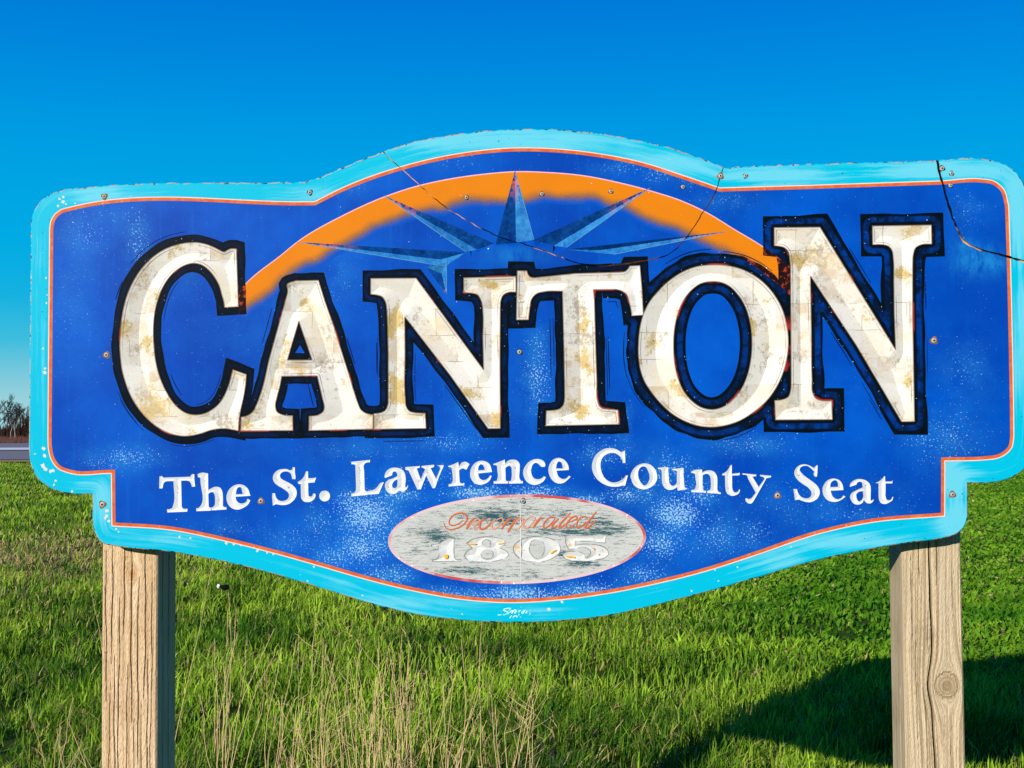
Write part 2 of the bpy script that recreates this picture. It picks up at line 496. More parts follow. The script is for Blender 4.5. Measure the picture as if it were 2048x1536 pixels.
_A = np.array(CM)
def loc_arr(P, y=0.0):
    P = np.asarray(P, float)
    c = np.stack([(P[:, 0] - 1024) / FPX, -(P[:, 1] - 768) / FPX, -np.ones(len(P))], 1)
    d = c @ _A.T
    ya, xa = np.array(YA), np.array(XA)
    o = np.array(SIGN_O) - np.array((0, 0, CAM_H))
    t = ((o + ya * y) @ ya) / (d @ ya)
    p = d * t[:, None] - o
    return np.stack([p @ xa, p[:, 2] + SIGN_O.z], 1)

# ------------------------------------------------------------------ curves
def parse(txt, fr=None):
    pts, cor = [], []
    for w in txt.split():
        c = w[0] == '*'
        x, y = (w[1:] if c else w).split(',')
        x, y = float(x), float(y)
        if fr:
            x, y = fr[0] + x / fr[2], fr[1] + y / fr[2]
        pts.append((x, y)); cor.append(c)
    return np.array(pts), cor

def curve(txt, fr=None, step=4.0, closed=True):
    """smooth curve through the points; a star marks a corner"""
    P, cor = parse(txt, fr)
    n = len(P)
    out = []
    def tangent(i, seg):
        a, b = seg
        chord = P[b] - P[a]
        L = np.linalg.norm(chord)
        if cor[i] or (not closed and i in (0, n - 1)):
            return chord
        p, q = P[i] - P[(i - 1) % n], P[(i + 1) % n] - P[i]
        lp, lq = np.linalg.norm(p), np.linalg.norm(q)
        if lp < 1e-6 or lq < 1e-6:
            return chord
        d = p / lp * lq + q / lq * lp
        m = np.linalg.norm(d)
        return d / m * L if m > 1e-9 else chord
    for i in range(n if closed else n - 1):
        j = (i + 1) % n
        L = np.linalg.norm(P[j] - P[i])
        if L < 1e-6:
            continue
        m0, m1 = tangent(i, (i, j)), tangent(j, (i, j))
        k = max(1, int(round(L / step)))
        for s in range(k):
            t = s / k
            h00, h10 = 2*t**3 - 3*t**2 + 1, t**3 - 2*t**2 + t
            h01, h11 = -2*t**3 + 3*t**2, t**3 - t**2
            out.append(h00*P[i] + h10*m0 + h01*P[j] + h11*m1)
    if not closed:
        out.append(P[-1])
    return np.array(out)

def area(P):
    x, y = P[:, 0], P[:, 1]
    return 0.5 * np.sum(x * np.roll(y, -1) - np.roll(x, -1) * y)

def offset(P, d, limit=2.6):
    """miter offset of a closed polygon, d > 0 outward"""
    sgn = 1.0 if area(P) > 0 else -1.0
    a = P - np.roll(P, 1, 0)
    b = np.roll(P, -1, 0) - P
    a /= np.maximum(np.linalg.norm(a, axis=1), 1e-9)[:, None]
    b /= np.maximum(np.linalg.norm(b, axis=1), 1e-9)[:, None]
    na = np.stack([a[:, 1], -a[:, 0]], 1) * sgn
    nb = np.stack([b[:, 1], -b[:, 0]], 1) * sgn
    m = na + nb
    l2 = np.sum(m * m, 1)
    k = np.where(l2 > 1e-6, 2.0 / np.maximum(l2, 1e-6), 1.0)
    k = np.minimum(k, limit)
    return P + m * (np.asarray(d) * k)[:, None]

def winding(Q, P):
    """winding number of polygon P about each point of Q"""
    w = np.zeros(len(Q), int)
    lo, hi = P.min(0), P.max(0)
    s = np.where((Q[:, 0] >= lo[0]) & (Q[:, 0] <= hi[0]) & (Q[:, 1] >= lo[1]) & (Q[:, 1] <= hi[1]))[0]
    if len(s) == 0:
        return w
    A, B = P, np.roll(P, -1, 0)
    for c in range(0, len(s), 4000):
        q = Q[s[c:c + 4000]]
        x, y = q[:, 0:1], q[:, 1:2]
        cr = (B[:, 0] - A[:, 0]) * (y - A[:, 1]) - (x - A[:, 0]) * (B[:, 1] - A[:, 1])
        up = (A[:, 1] <= y) & (B[:, 1] > y) & (cr > 0)
        dn = (A[:, 1] > y) & (B[:, 1] <= y) & (cr < 0)
        w[s[c:c + 4000]] = up.sum(1) - dn.sum(1)
    return w

def inside(Q, P):
    return winding(Q, P) != 0

def seg_dist(Q, P, closed=True):
    """distance from each point of Q to polyline P"""
    A = P if closed else P[:-1]
    B = np.roll(P, -1, 0) if closed else P[1:]
    out = np.full(len(Q), 1e9)
    D = B - A
    L2 = np.maximum(np.sum(D * D, 1), 1e-9)
    for c in range(0, len(Q), 3000):
        q = Q[c:c + 3000]
        w = q[:, None, :] - A[None]
        t = np.clip(np.sum(w * D[None], 2) / L2[None], 0, 1)
        e = w - t[..., None] * D[None]
        out[c:c + 3000] = np.sqrt(np.min(np.sum(e * e, 2), 1))
    return out

def medial(loops, dedupe):
    """valley-line points of a carved shape (shrinking balls)"""
    Ps, Ns = [], []
    for P in loops:
        t = np.roll(P, -1, 0) - np.roll(P, 1, 0)
        t /= np.maximum(np.linalg.norm(t, axis=1), 1e-9)[:, None]
        Ps.append(P); Ns.append(np.stack([-t[:, 1], t[:, 0]], 1))
    P = np.concatenate(Ps); N = np.concatenate(Ns)
    # point normals inward (outer loop decides, holes the other way round)
    k = 0
    for i, L in enumerate(loops):
        sg = 1.0 if area(L) > 0 else -1.0
        if i > 0:
            sg = -sg
        N[k:k + len(L)] *= sg
        k += len(L)
    r = np.full(len(P), 150.0)
    idx = np.arange(len(P))
    for _ in range(12):
        C = P + N * r[:, None]
        d2 = np.sum((C[:, None, :] - P[None]) ** 2, 2)
        d2[idx, idx] = 1e18
        j = np.argmin(d2, 1)
        dm = np.sqrt(d2[idx, j])
        bad = dm < r - 1e-3
        if not bad.any():
            break
        v = P - P[j]
        den = 2 * np.sum(-N * v, 1)
        rn = np.sum(v * v, 1) / np.maximum(den, 1e-6)
        r = np.where(bad & (rn < r), rn, r)
    C = P + N * r[:, None]
    ok = (r > dedupe * 0.6) & (r < 140)
    C = C[ok]
    keep, seen = [], set()
    for c in C:
        key = (round(c[0] / dedupe), round(c[1] / dedupe))
        if key not in seen:
            seen.add(key); keep.append(c)
    return np.array(keep) if keep else np.zeros((0, 2))

# ------------------------------------------------------------------ traced outlines of the sign
OUTLINE = curve("*61,470 66,425 90,394 128,379 165,375 *608,364 632,357 685,335 771,301 839,281 908,269 993,260 1061,258 1147,261 1232,272 1300,286 1345,297 1399,315 *1448,335 *1614,328 *1871,320.5 1974,318.5 2012,329 2040,354 2055,388 *2061,425 "
                "*2070,850 2066,900 2046,941 2016,958 1986,965 *1936,966.5 *1936,1033 1930,1052 1914,1068 1884,1077 1830,1084 1738,1099 1629,1122 1519,1154 1391,1190 1300,1213 1231,1229 1128,1241.5 1026,1245 923,1240.5 821,1227 735,1205.5 650,1179 547,1148 444,1122.5 350,1105 "
                "222,1091 208,1088 196,1078 188,1061 *184.6,1040 *184,988.5 147,988 123,985 96,974 73.5,955 61.5,931 *57,895", step=7)
jit = np.interp(np.arange(len(OUTLINE)), np.arange(0, len(OUTLINE), 1), RS.normal(0, 1, len(OUTLINE)))
top = np.clip((700 - OUTLINE[:, 1]) / 150, 0.15, 1)
OUTLINE = OUTLINE + np.stack([RS.normal(0, 0.25, len(OUTLINE)) * top, jit * 0.75 * top], 1)
INSET = offset(OUTLINE, -2.2)
STRIPE_O = curve("*98.4,459 101,442 109,428 123,418 138,414 *629,402.5 685,374.5 805,331.5 942,302.5 1027,295 1096,296 1198,306.5 1283,323.5 1366,350 *1440,375 *1614,370 *1883,361 1962,357 1987,361 2007.5,377 *2018,410 2021,498 2025,660 2028,823 *2028.5,872 2024,896 2012,909 1994,917.5 1975,920 *1890.5,922.7 *1890,1033 1738,1046.5 1629,1071 1519,1108.5 1409,1144 1300,1171 1231,1185 1128,1199.6 1026,1206 923,1199.6 821,1181.5 735,1160.5 650,1136 547,1107 444,1081.5 342,1061 *223,1052.6 *222,947.5 137,946.5 116,938 102.5,921 96,897 *95,870", step=7)
STRIPE_M = offset(STRIPE_O, -1.8)
STRIPE_I = offset(STRIPE_O, -8.0)

F8, F5, F6, F7 = (200, 440, 3.34), (650, 500, 3.4133), (1150, 480, 3.6578), (1500, 400, 3.0712)
BIG = []      # (letter, loops, black band width, hollow)
BIG.append(('C', [curve("*905,190 *912,192 *925,580 *830,585 825,545 812,500 795,440 765,385 725,335 680,302 630,290 560,306 500,345 450,400 415,460 385,540 366,620 358,700 357,780 362,860 372,940 388,1010 412,1080 440,1140 480,1205 530,1260 580,1290 640,1300 690,1293 740,1270 790,1230 830,1170 855,1110 872,1055 *885,997 *978,1030 974,1090 958,1190 942,1260 *931,1320 *924,1410 890,1403 850,1396 800,1395 740,1405 680,1425 620,1440 560,1445 500,1437 440,1417 380,1383 320,1335 270,1280 222,1210 190,1145 165,1075 145,1000 135,920 130,850 133,760 140,680 155,590 180,500 215,420 260,345 310,285 370,232 430,195 500,167 570,152 640,148 700,158 750,175 800,200 828,212 850,200 872,190", F8)], 16, 0.0))
BIG.append(('A', [curve("*591,561 *637,560 *650,602 *667.6,652 *698,749 708.6,784 716,806 722,819 732,826 *746.5,829 *746.5,858.5 *617,861.5 *617.5,832 637,829 647,821 648,812 645,799 *634,752 *563.5,753 560,772 554,795 551,811 554,823 565,829 *585.6,831 *586.2,861.5 *481,862 *481.5,834 495,830.5 505,823 513,808 521,787 *538,718 *571.5,597 575,580 573,570", None),
                  curve("*597.5,643 *575,719.5 *623.5,719.5", None)], 15, 0.08))
BIG.append(('N', [curve("*310,192 *622,190 *1081,815 *1076,600 1077,430 1066,350 1038,306 1000,296 *945,291 *945,188 *1304,178 *1304,288 1250,290 1217,308 1201,345 *1197,400 *1195,800 *1198,1220 *1112,1221 *850,852 *545,458 *547,700 549,1010 556,1070 575,1098 610,1108 *685,1112 *691,1219 *331,1225 *331,1116 380,1109 410,1094 425,1065 *430,1000 *430,700 *422,420 410,352 388,320 352,308 *310,303", F5)], 17, 0.16))
BIG.append(('T', [curve("*1034,541 *1054,541 1056,548 1060,553 *1068,555 *1150,546.5 *1240,544 1251,542 *1257,536 *1259,531.5 *1280,530.5 *1284,576 *1287,630.5 *1263,632 1262,622 1258,605 1253,590 1244,582.5 *1232,579 *1187,579.5 *1189,600 *1191,671 1194,760 1196,804 1199,812 *1206,817 *1236,819.5 *1239,849 *1091,852 *1092,821 1107,820 1119,817 1126,810 *1129,796 *1127.6,705 *1124.5,582.5 1089.5,583.5 1072,588.5 1063,599 *1060,614 *1057,640 *1032.2,640 *1033,588", None)], 17, 0.04))
BIG.append(('O', [curve("1000,180 880,195 780,235 690,295 610,370 545,450 500,540 474,640 463,750 463,850 475,940 510,1040 555,1110 620,1190 700,1265 800,1325 900,1360 1000,1370 1100,1358 1200,1325 1300,1265 1400,1180 1470,1085 1520,980 1550,870 1562,750 1550,620 1515,500 1455,395 1380,310 1290,245 1200,205 1100,184", F6),
                  curve("1000,305 920,320 850,370 790,450 750,550 728,660 722,780 730,900 755,1010 800,1110 860,1180 930,1225 1010,1238 1090,1215 1160,1160 1220,1080 1265,970 1288,850 1293,730 1280,610 1245,490 1190,400 1130,340 1070,312", F6)], 24, 0.5))
BIG.append(('N', [curve("*147,168 *430,165 *893,915 *885,700 *882,500 879,360 870,308 848,283 820,276 *752,275 *750,158 *1115,152 *1118,271 1050,276 1018,294 1005,330 *1000,400 *1000,700 *1012,1362 *930,1363 *650,890 *372,470 *378,800 382,1100 387,1185 405,1217 435,1229 *503,1232 *507,1350 *155,1352 *150,1230 200,1224 235,1207 248,1170 *252,1100 *250,800 *248,500 243,370 230,312 206,291 180,285 *147,281", F7)], 24, 0.75))

T1, T2, T3, T4 = (310, 930, 10.24), (535, 920, 12.8), (695, 905, 10.24), (885, 900, 7.877)
T5, T6, T7 = (1175, 890, 10.24), (1365, 910, 10.24), (1575, 920, 9.309)
TS = 1.6
def ell(cx, cy, rx, ry, n=28, rot=0.0):
    t = np.linspace(0, 2 * math.pi, n, endpoint=False)
    x, y = rx * np.cos(t), ry * np.sin(t)
    return np.stack([cx + x * math.cos(rot) - y * math.sin(rot), cy + x * math.sin(rot) + y * math.cos(rot)], 1)
def g(fr, *loops):
    return [curve(l, fr, TS) for l in loops]
SMALL = [
 g(T1, "*92,232 *155,230 158,255 *180,258 *720,240 740,205 *765,185 *805,190 805,280 *822,440 *755,445 735,380 705,335 660,322 *535,322 *545,800 550,860 575,890 *665,895 *660,955 *250,972 *245,910 310,900 350,880 370,830 *380,330 300,330 230,335 190,355 170,395 160,440 *150,480 *85,478"),
 g(T1, "*870,190 920,165 *980,155 *1085,170 *1090,510 1140,485 1200,455 1270,445 1330,465 1370,520 1385,600 *1390,840 1420,860 *1460,860 *1465,910 *1157,930 *1153,870 1190,860 1215,830 *1230,700 1220,610 1195,560 1150,555 *1090,590 *1100,850 1120,870 *1143,875 *1143,935 *845,945 *845,885 890,880 920,850 *930,300 *925,255 *880,250"),
 g(T1, "1700,395 1600,430 1520,500 1475,590 1463,680 1485,780 1540,860 1620,905 1710,912 1800,880 1880,830 1930,770 *1950,720 *1890,690 1875,740 1830,775 1770,790 1710,770 1665,720 *1650,650 *1955,630 *1940,590 1915,510 1860,440 1790,405", "*1655,600 1665,530 1690,470 1730,450 1765,480 1785,540 *1800,595"),
 g(T2, "*640,185 *700,190 700,300 715,430 *715,490 *630,490 620,420 590,340 530,300 450,290 370,315 325,365 320,420 360,480 450,535 560,590 660,660 730,750 748,850 720,960 640,1060 530,1130 400,1155 300,1145 *220,1130 *135,1165 *115,900 *120,850 *190,850 210,940 270,1020 350,1050 440,1040 520,990 550,920 540,850 480,790 380,720 260,650 180,580 140,500 145,400 200,310 290,250 400,230 500,235 580,265 *640,235"),
 g(T2, "*985,290 *1035,290 *1040,465 *1130,465 *1245,450 *1200,575 *1040,585 *1045,880 1060,930 1100,935 1150,900 *1175,850 *1230,870 1225,930 1180,1010 1100,1065 1000,1080 920,1055 870,990 *855,900 *850,615 *790,612 *770,560 860,510 930,430"),
 [ell(535 + 1462 / 12.8, 920 + 922 / 12.8, 10.8, 10.8)],
 g(T3, "*75,190 *460,150 *460,200 380,210 345,240 *340,400 *350,760 370,785 480,780 560,750 620,690 680,620 *745,605 *640,845 *75,900 *75,840 130,830 160,800 *175,700 *160,260 140,245 *80,240"),
 g(T3, "760,510 765,450 810,370 890,320 990,310 1090,335 1160,400 1185,480 *1180,700 1205,710 *1235,665 *1240,700 1190,770 1120,800 1060,780 *1040,785 1000,830 930,850 850,830 790,770 765,690 780,620 840,560 930,530 *1020,480 1010,420 970,385 930,400 *910,465 *775,520", "*1025,545 960,580 920,640 915,700 950,730 1000,715 *1020,680"),
 g(T3, "*1180,300 *1480,275 *1480,310 *1415,325 *1500,550 *1590,345 *1560,320 *1510,300 *1520,275 *1720,255 *1770,250 *1770,295 *1700,320 *1815,540 *1900,330 1880,280 *1830,265 *1970,255 *1960,300 1920,380 *1790,730 *1740,730 *1610,470 *1500,755 *1430,755 *1250,370 *1185,350"),
 g(T4, "*90,250 170,225 *245,190 *260,260 310,195 360,185 *425,220 *375,310 310,290 *260,320 *270,500 285,520 *345,520 *340,555 *95,575 *95,540 140,525 155,490 *150,320 140,280 *90,265"),
 g(T4, "600,170 520,200 460,270 435,360 450,450 500,520 580,548 670,530 740,480 *775,410 *750,400 710,450 650,475 590,450 *560,370 *780,345 *770,300 745,230 690,185", "*560,320 570,255 600,225 635,235 655,270 *665,315"),
 g(T4, "*800,220 880,190 *980,150 *985,215 1040,165 1110,150 1170,165 1210,210 *1215,300 1220,460 1235,485 *1265,490 *1265,525 *1045,530 *1040,490 1075,485 1085,450 *1090,300 1075,260 1045,250 *990,280 *995,470 1010,490 *1030,490 *1030,528 *805,530 *805,490 850,485 865,450 *860,280 850,240 *805,238"),
 g(T4, "1620,235 1590,175 1530,145 1450,145 1370,180 1305,250 1270,340 1285,430 1340,510 1430,550 1520,535 1590,490 *1630,430 *1600,410 1550,450 1490,460 1430,430 1400,370 1400,290 1430,220 1470,200 *1500,210 *1555,265 *1610,265"),
 g(T4, "1820,125 1740,155 1690,220 1668,310 1685,400 1730,475 1810,525 1900,520 1970,470 *2020,420 *1990,405 1940,450 1890,455 1830,420 *1795,325 *1990,315 1985,260 1950,190 1890,140", "*1790,290 1800,220 1830,180 1865,190 1885,230 *1895,290"),
 g(T5, "*725,130 *765,110 *775,365 *720,370 710,300 650,220 570,170 490,160 400,185 320,240 280,310 265,410 280,520 330,640 400,720 500,765 600,760 690,720 770,650 *785,620 *825,625 *770,835 *720,830 640,850 520,855 400,830 280,770 180,680 120,580 90,460 105,340 160,220 250,130 360,75 470,65 570,80 640,115 *680,145"),
 g(T5, "1160,375 1060,400 960,470 900,560 880,640 905,740 970,840 1070,895 1180,905 1290,865 1380,790 1425,690 1420,590 1370,480 1280,400", "1120,440 1060,490 1035,580 1050,680 1100,780 1165,830 1220,800 1260,720 1270,620 1240,530 1190,450"),
 g(T5, "*1440,465 *1640,450 *1650,490 *1665,700 1690,800 1740,835 1790,820 *1830,770 *1830,530 *1730,510 *1730,490 *1965,470 *1965,620 *1985,850 2000,875 *2035,880 *2030,905 *1850,935 *1830,860 1780,895 1700,920 1610,900 1550,830 *1525,740 *1520,540 1500,500 *1445,490"),
 g(T6, "*175,340 240,310 *400,295 *400,360 470,325 560,315 640,340 700,420 *715,520 *710,700 730,745 *785,770 *780,800 *505,775 *505,735 560,720 575,680 *575,480 555,420 510,385 *410,410 *410,680 430,725 *480,735 *480,775 *180,760 *180,715 240,705 265,670 *260,430 250,385 *180,365"),
 g(T6, "*985,205 *1010,205 *1010,385 *1175,365 *1165,415 *1015,420 *1015,640 1030,720 1070,765 1130,750 *1165,700 *1180,720 1150,785 1080,825 1000,835 930,805 890,740 *875,640 *870,415 *810,415 *815,385 900,335"),
 g(T6, "*1225,375 *1510,400 *1505,435 *1430,440 *1560,655 *1680,490 *1660,455 *1590,430 *1590,405 *1815,425 *1810,455 *1720,475 *1450,950 1410,990 1350,990 1300,950 *1280,900 1320,885 *1340,905 1400,890 *1440,850 *1500,770 *1340,480 1320,420 *1230,400"),
 g(T7, "*545,95 *560,100 *555,240 *545,310 *505,305 485,260 *500,215 430,150 370,110 300,110 240,140 225,180 260,240 350,320 460,400 560,490 600,590 580,680 510,750 420,785 320,775 *210,735 *140,745 *110,540 *175,540 200,620 260,690 340,715 410,700 445,650 440,590 390,520 290,450 190,370 135,290 130,210 160,150 230,95 320,80 400,100 *490,150"),
 g(T7, "850,345 760,370 690,440 655,520 655,600 690,690 760,755 850,780 950,765 1030,720 *1080,680 *1040,660 990,715 920,730 850,690 *800,570 *1040,560 1030,480 980,390 920,355", "*795,505 805,430 840,390 890,375 930,410 *940,500"),
 g(T7, "*1160,500 1165,450 1220,390 1310,355 1400,360 1490,400 1540,470 *1550,560 *1545,740 1560,755 *1600,730 *1600,760 1560,800 1510,810 1460,790 *1420,740 1390,800 1310,830 1240,815 1190,760 1165,680 1190,620 1260,575 *1400,510 *1390,420 1360,405 1300,420 *1280,460", "*1405,580 1330,590 1285,630 1285,700 1330,770 *1390,740 *1412,680"),
 g(T7, "*1800,300 *1815,305 *1820,400 *1940,400 *1955,375 *1950,435 *1825,435 *1825,660 1850,740 1890,750 1930,730 *1950,685 *1970,690 1950,750 1900,785 1810,820 1740,800 1705,740 *1695,650 *1695,430 *1635,430 1690,405 1760,350"),
]
SMALL_CH = "TheSt.LawrenceCountySeat"

FC, FD = (850, 1060, 10.24), (1030, 1060, 10.24)
DIGITS = [
 g(FC, "*480,165 *600,165 *605,560 640,595 *740,600 *745,650 *150,655 *150,605 220,595 260,560 *265,330 *130,345 *120,300 280,270 400,200"),
 g(FC, "1250,130 1100,145 930,205 *840,270 *960,365 860,430 800,520 860,610 1000,650 1250,665 1450,640 1620,590 1720,500 1660,420 *1540,360 *1660,280 1600,190 1450,145") + [ell(850 + 1258 / 10.24, 1060 + 275 / 10.24, 8.3, 7, 20), ell(850 + 1270 / 10.24, 1060 + 490 / 10.24, 11.7, 9.8, 24)],
 g(FD, "430,125 230,155 60,230 -40,350 -20,470 80,580 250,650 430,660 620,640 800,570 920,460 940,380 900,280 780,190 620,140", "440,205 350,230 310,330 310,430 360,520 440,575 530,540 590,440 595,330 550,240"),
 g(FD, "*1040,110 *1860,110 *1865,270 *1640,265 *1600,235 *1240,240 *1235,300 1400,280 1600,290 1800,330 1900,410 1920,490 1850,570 1650,620 1400,640 *1150,640 1010,580 970,500 1060,440 1180,430 1320,440 *1390,470 1430,500 1440,560 1520,520 1540,440 1470,380 1340,355 1210,395 *1090,400 *1020,250"),
]
ELL_O = ell(1034, 1078.5, 258, 89.5, 150, R(-1.2))
ELL_I = ell(1034, 1078.5, 252.5, 84, 150, R(-1.2))

ARC_UP = curve("478,582 495,563 560,511 600,479 682,432 768,393 839,370 894,358 976,346.5 1027,342.5 1096,344 1164,350 1232,363 1300,380.5 1366,402 1413,424 1469,458 1519,488 1560,517 1600,550", None, 6, closed=False)
ARC_UP2 = ARC_UP + np.array([0, 2.2])
ARC_IN = curve("478,628 504,606 517,599 529,590 544,578 556,566 577,545 610,527 634,519 665,498.5 709,475 747,452 778,441 812,428.5 849,418 890,415 907,407 942,399 976,401 1051,399 1089,391 1133,394 1198,396 1215,406 1249,412 1270,421 1303,441 1345,452 1366,461 1403,481 1432,493 1465,506 1490,520 1540,556 1575,585 1590,600", None, 6, closed=False)
_t = np.gradient(ARC_IN, axis=0); _t /= np.linalg.norm(_t, axis=1)[:, None]
ARC_N = np.stack([-_t[:, 1], _t[:, 0]], 1)            # downwards, away from the orange
ARC_LO = ARC_IN + ARC_N * 16
ARC_HI = ARC_IN - ARC_N * 16
ARC_POLY = np.concatenate([ARC_UP2, ARC_LO[::-1]])
PEARL_POLY = np.concatenate([ARC_UP, ARC_UP2[::-1]])

# star rays: tip, base on the dark side, base on the light side, valley foot, depth
RAYS = [((1030, 341), (991, 489), (1068, 479), (1031, 484), .017),
        ((768, 391), (989, 487), (932, 504), (953, 498), .013),
        ((594, 484), (931, 505), (890, 533), (880, 518), .010),
        ((1301, 375), (1067, 480), (1133, 495), (1107, 490), .013),
        ((1455, 463), (1133, 499), (1228, 509), (1200, 499.5), .009),
        ((893, 589), (853, 535), (893, 525), (882, 546), .010)]

def band(P, w):
    t = np.gradient(P, axis=0); t /= np.linalg.norm(t, axis=1)[:, None]
    n = np.stack([-t[:, 1], t[:, 0]], 1)
    w = np.asarray(w)[:, None] * 0.5
    return P + n * w, P - n * w
CRACKS = []
for txt, w0 in (("764,298 768,304 805,339.6 839,369 880,406 925,435 993,471 1054,490 1113,510.5 1160,527 1198,532 1239,529 1270,525 1305,518 1337,509 1361,489 1378,467 1403,430 1430,384 1439.5,357 1448,332", 1.9),
                ("1874,316 1879,344 1887,373 1900,419 1912,452 1927,481 1945,493 1987,506 2020,514 2048,524 2074,533", 4.2)):
    P = curve(txt, None, 8, closed=False)
    P = P + np.concatenate([np.zeros((1, 2)), RS.normal(0, 0.5, (len(P) - 2, 2)), np.zeros((1, 2))])
    w = w0 * RS.uniform(0.65, 1.35, len(P))
    CRACKS.append((P,) + band(P, w))

CHIPS = []
def chip(x, y, r):
    n = 9
    t = np.linspace(0, 2 * math.pi, n, endpoint=False)
    rr = r * RS.uniform(0.55, 1.25, n)
    CHIPS.append(np.stack([x + rr * np.cos(t) * 0.9, y + rr * np.sin(t)], 1))
for x, y, r in [(86, 697, 3), (89, 745, 5), (90, 737, 3), (87, 897, 5), (90, 912, 5), (86, 931, 5.5), (91, 938, 5), (101, 942, 5), (106, 941, 4), (111, 961, 3.5), (108, 970, 3), (144, 983, 3), (70, 908, 2),
                (119, 398, 3.5), (126, 404, 4.5), (132, 408, 3), (116, 412, 3.5), (127, 394, 3), (150, 407, 2), (92, 556, 2.5), (94, 590, 2), (93, 606, 2.5), (214, 1022, 4), (213, 1033, 5), (217, 1042, 4), (210, 1037, 3), (208, 1012, 3),
                (359, 1074, 3.5), (381, 1076, 2.5), (452, 1086, 4), (468, 1088, 3.5), (482, 1090, 3), (515, 1101, 3.5), (534, 1105, 2.5), (546, 1108, 3), (628, 1133, 2.5), (615, 1162, 2), (725, 1191, 2.5), (1098, 1219, 4), (1124, 1204, 4), (924, 1228, 2),
                (1383, 1182, 2), (1430, 1140, 1.8), (1437, 1162, 1.8), (1475, 1134, 2), (1582, 1094, 2), (232, 1058, 2.5), (237, 1064, 2.5)]:
    chip(x, y, r * 0.88)

# ------------------------------------------------------------------ one planar partition of the board's face
V, E = [], []
def add_loop(P, closed=True):
    b = len(V)
    V.extend(map(tuple, P))
    n = len(P)
    E.extend((b + i, b + i + 1) for i in range(n - 1))
    if closed:
        E.append((b + n - 1, b))
for P in (OUTLINE, INSET, STRIPE_O, STRIPE_M, STRIPE_I, ELL_O, ELL_I):
    add_loop(P)
for P in (ARC_UP, ARC_UP2, ARC_LO, ARC_IN, ARC_HI):
    add_loop(P, False)
OFFS = []
for ch, loops, bw, hol in BIG:
    _n = len(loops[0])
    _ph = RS.uniform(0, 6.28, 4)
    _i = np.arange(_n) / _n * 6.283
    _w = bw * (1 + 0.055 * np.sin(_i * 7 + _ph[0]) + 0.045 * np.sin(_i * 13 + _ph[1]) + 0.03 * np.sin(_i * 29 + _ph[2]))
    lo = [offset(loops[0], _w)] + [offset(l, -min(bw, 13 if ch == 'A' else bw)) for l in loops[1:]]
    if ch == 'A':
        lo[1] = np.array([(600, 690), (590.5, 706), (609.5, 706)], float)
    OFFS.append(lo)
    for l in loops + lo:
        add_loop(l)
    V.extend(map(tuple, medial(loops, 3.0)))
for loops in SMALL + DIGITS:
    for l in loops:
        add_loop(l)
    V.extend(map(tuple, medial(loops, 1.5)))
for tip, bl, br_, foot, dep in RAYS:
    tri = [np.array(p, float) for p in (tip, bl, br_, foot)]
    for a, b in ((0, 1), (1, 2), (2, 0), (0, 3), (1, 3), (2, 3)):
        n = max(2, int(np.linalg.norm(tri[b] - tri[a]) / 14))
        add_loop(np.stack([tri[a] + (tri[b] - tri[a]) * i / n for i in range(n + 1)]), False)
CRACK_POLY = []
for P, a, b in CRACKS:
    q = np.concatenate([a, b[::-1]])
    CRACK_POLY.append(q)
    add_loop(q)
for c in CHIPS:
    add_loop(c)
# even filler points so the wear masks have something to ride on
gx, gy = np.meshgrid(np.arange(50, 2080, 11.0), np.arange(250, 1260, 11.0))
G = np.stack([gx.ravel() + RS.uniform(-2, 2, gx.size), gy.ravel() + RS.uniform(-2, 2, gx.size)], 1)
ok = inside(G, INSET)
for ch, loops, bw, hol in BIG:
    ok &= ~inside(G, loops[0])
for loops in SMALL + DIGITS:
    ok &= ~inside(G, offset(loops[0], 1.5))
V.extend(map(tuple, G[ok]))
r = delaunay_2d_cdt([Vector(v) for v in V], E, [], 0, 0.02, False)
PV = np.array([tuple(v) for v in r[0]])
PF = np.array([tuple(f) for f in r[2]], dtype=np.int64)
CEN = PV[PF].mean(1)
e1, e2 = PV[PF[:, 1]] - PV[PF[:, 0]], PV[PF[:, 2]] - PV[PF[:, 0]]
flip = (e1[:, 0] * e2[:, 1] - e1[:, 1] * e2[:, 0]) > 0     # photo y runs down: make faces look at the camera
PF[flip] = PF[flip][:, ::-1]
keep = inside(CEN, OUTLINE)
PF, CEN = PF[keep], CEN[keep]

# what each triangle is
cls = np.full(len(PF), -1, int)
KINDS = ['edge', 'border', 'stripe', 'stripe_edge', 'board', 'plaque', 'plaque_ring', 'arc', 'pearl', 'outline', 'outline_red', 'chip', 'crack']
K = {n: i for i, n in enumerate(KINDS)}
cls[:] = K['edge']
cls[inside(CEN, INSET)] = K['border']
cls[inside(CEN, STRIPE_O)] = K['stripe_edge']
cls[inside(CEN, STRIPE_M)] = K['stripe']
cls[inside(CEN, STRIPE_I)] = K['board']
in_arc = inside(CEN, ARC_POLY) & inside(CEN, STRIPE_I)
cls[in_arc] = K['arc']
cls[inside(CEN, PEARL_POLY)] = K['pearl']
cls[inside(CEN, ELL_O)] = K['plaque_ring']
cls[inside(CEN, ELL_I)] = K['plaque']
for c in CHIPS:
    cls[inside(CEN, c) & np.isin(cls, [K['border'], K['stripe'], K['stripe_edge']])] = K['chip']
band_m = np.zeros(len(CEN), bool)
for (ch, loops, bw, hol), lo in zip(BIG, OFFS):
    m = winding(CEN, lo[0] if area(lo[0]) > 0 else lo[0][::-1]) > 0
    for h in lo[1:]:
        m &= ~(winding(CEN, h if area(h) > 0 else h[::-1]) > 0)
    band_m |= m
arc_core = inside(CEN, np.concatenate([ARC_UP, ARC_IN[::-1]]))
cls[band_m] = K['outline']
cls[band_m & arc_core] = K['outline_red']
owner = np.full(len(PF), -1, int)
OWN = []
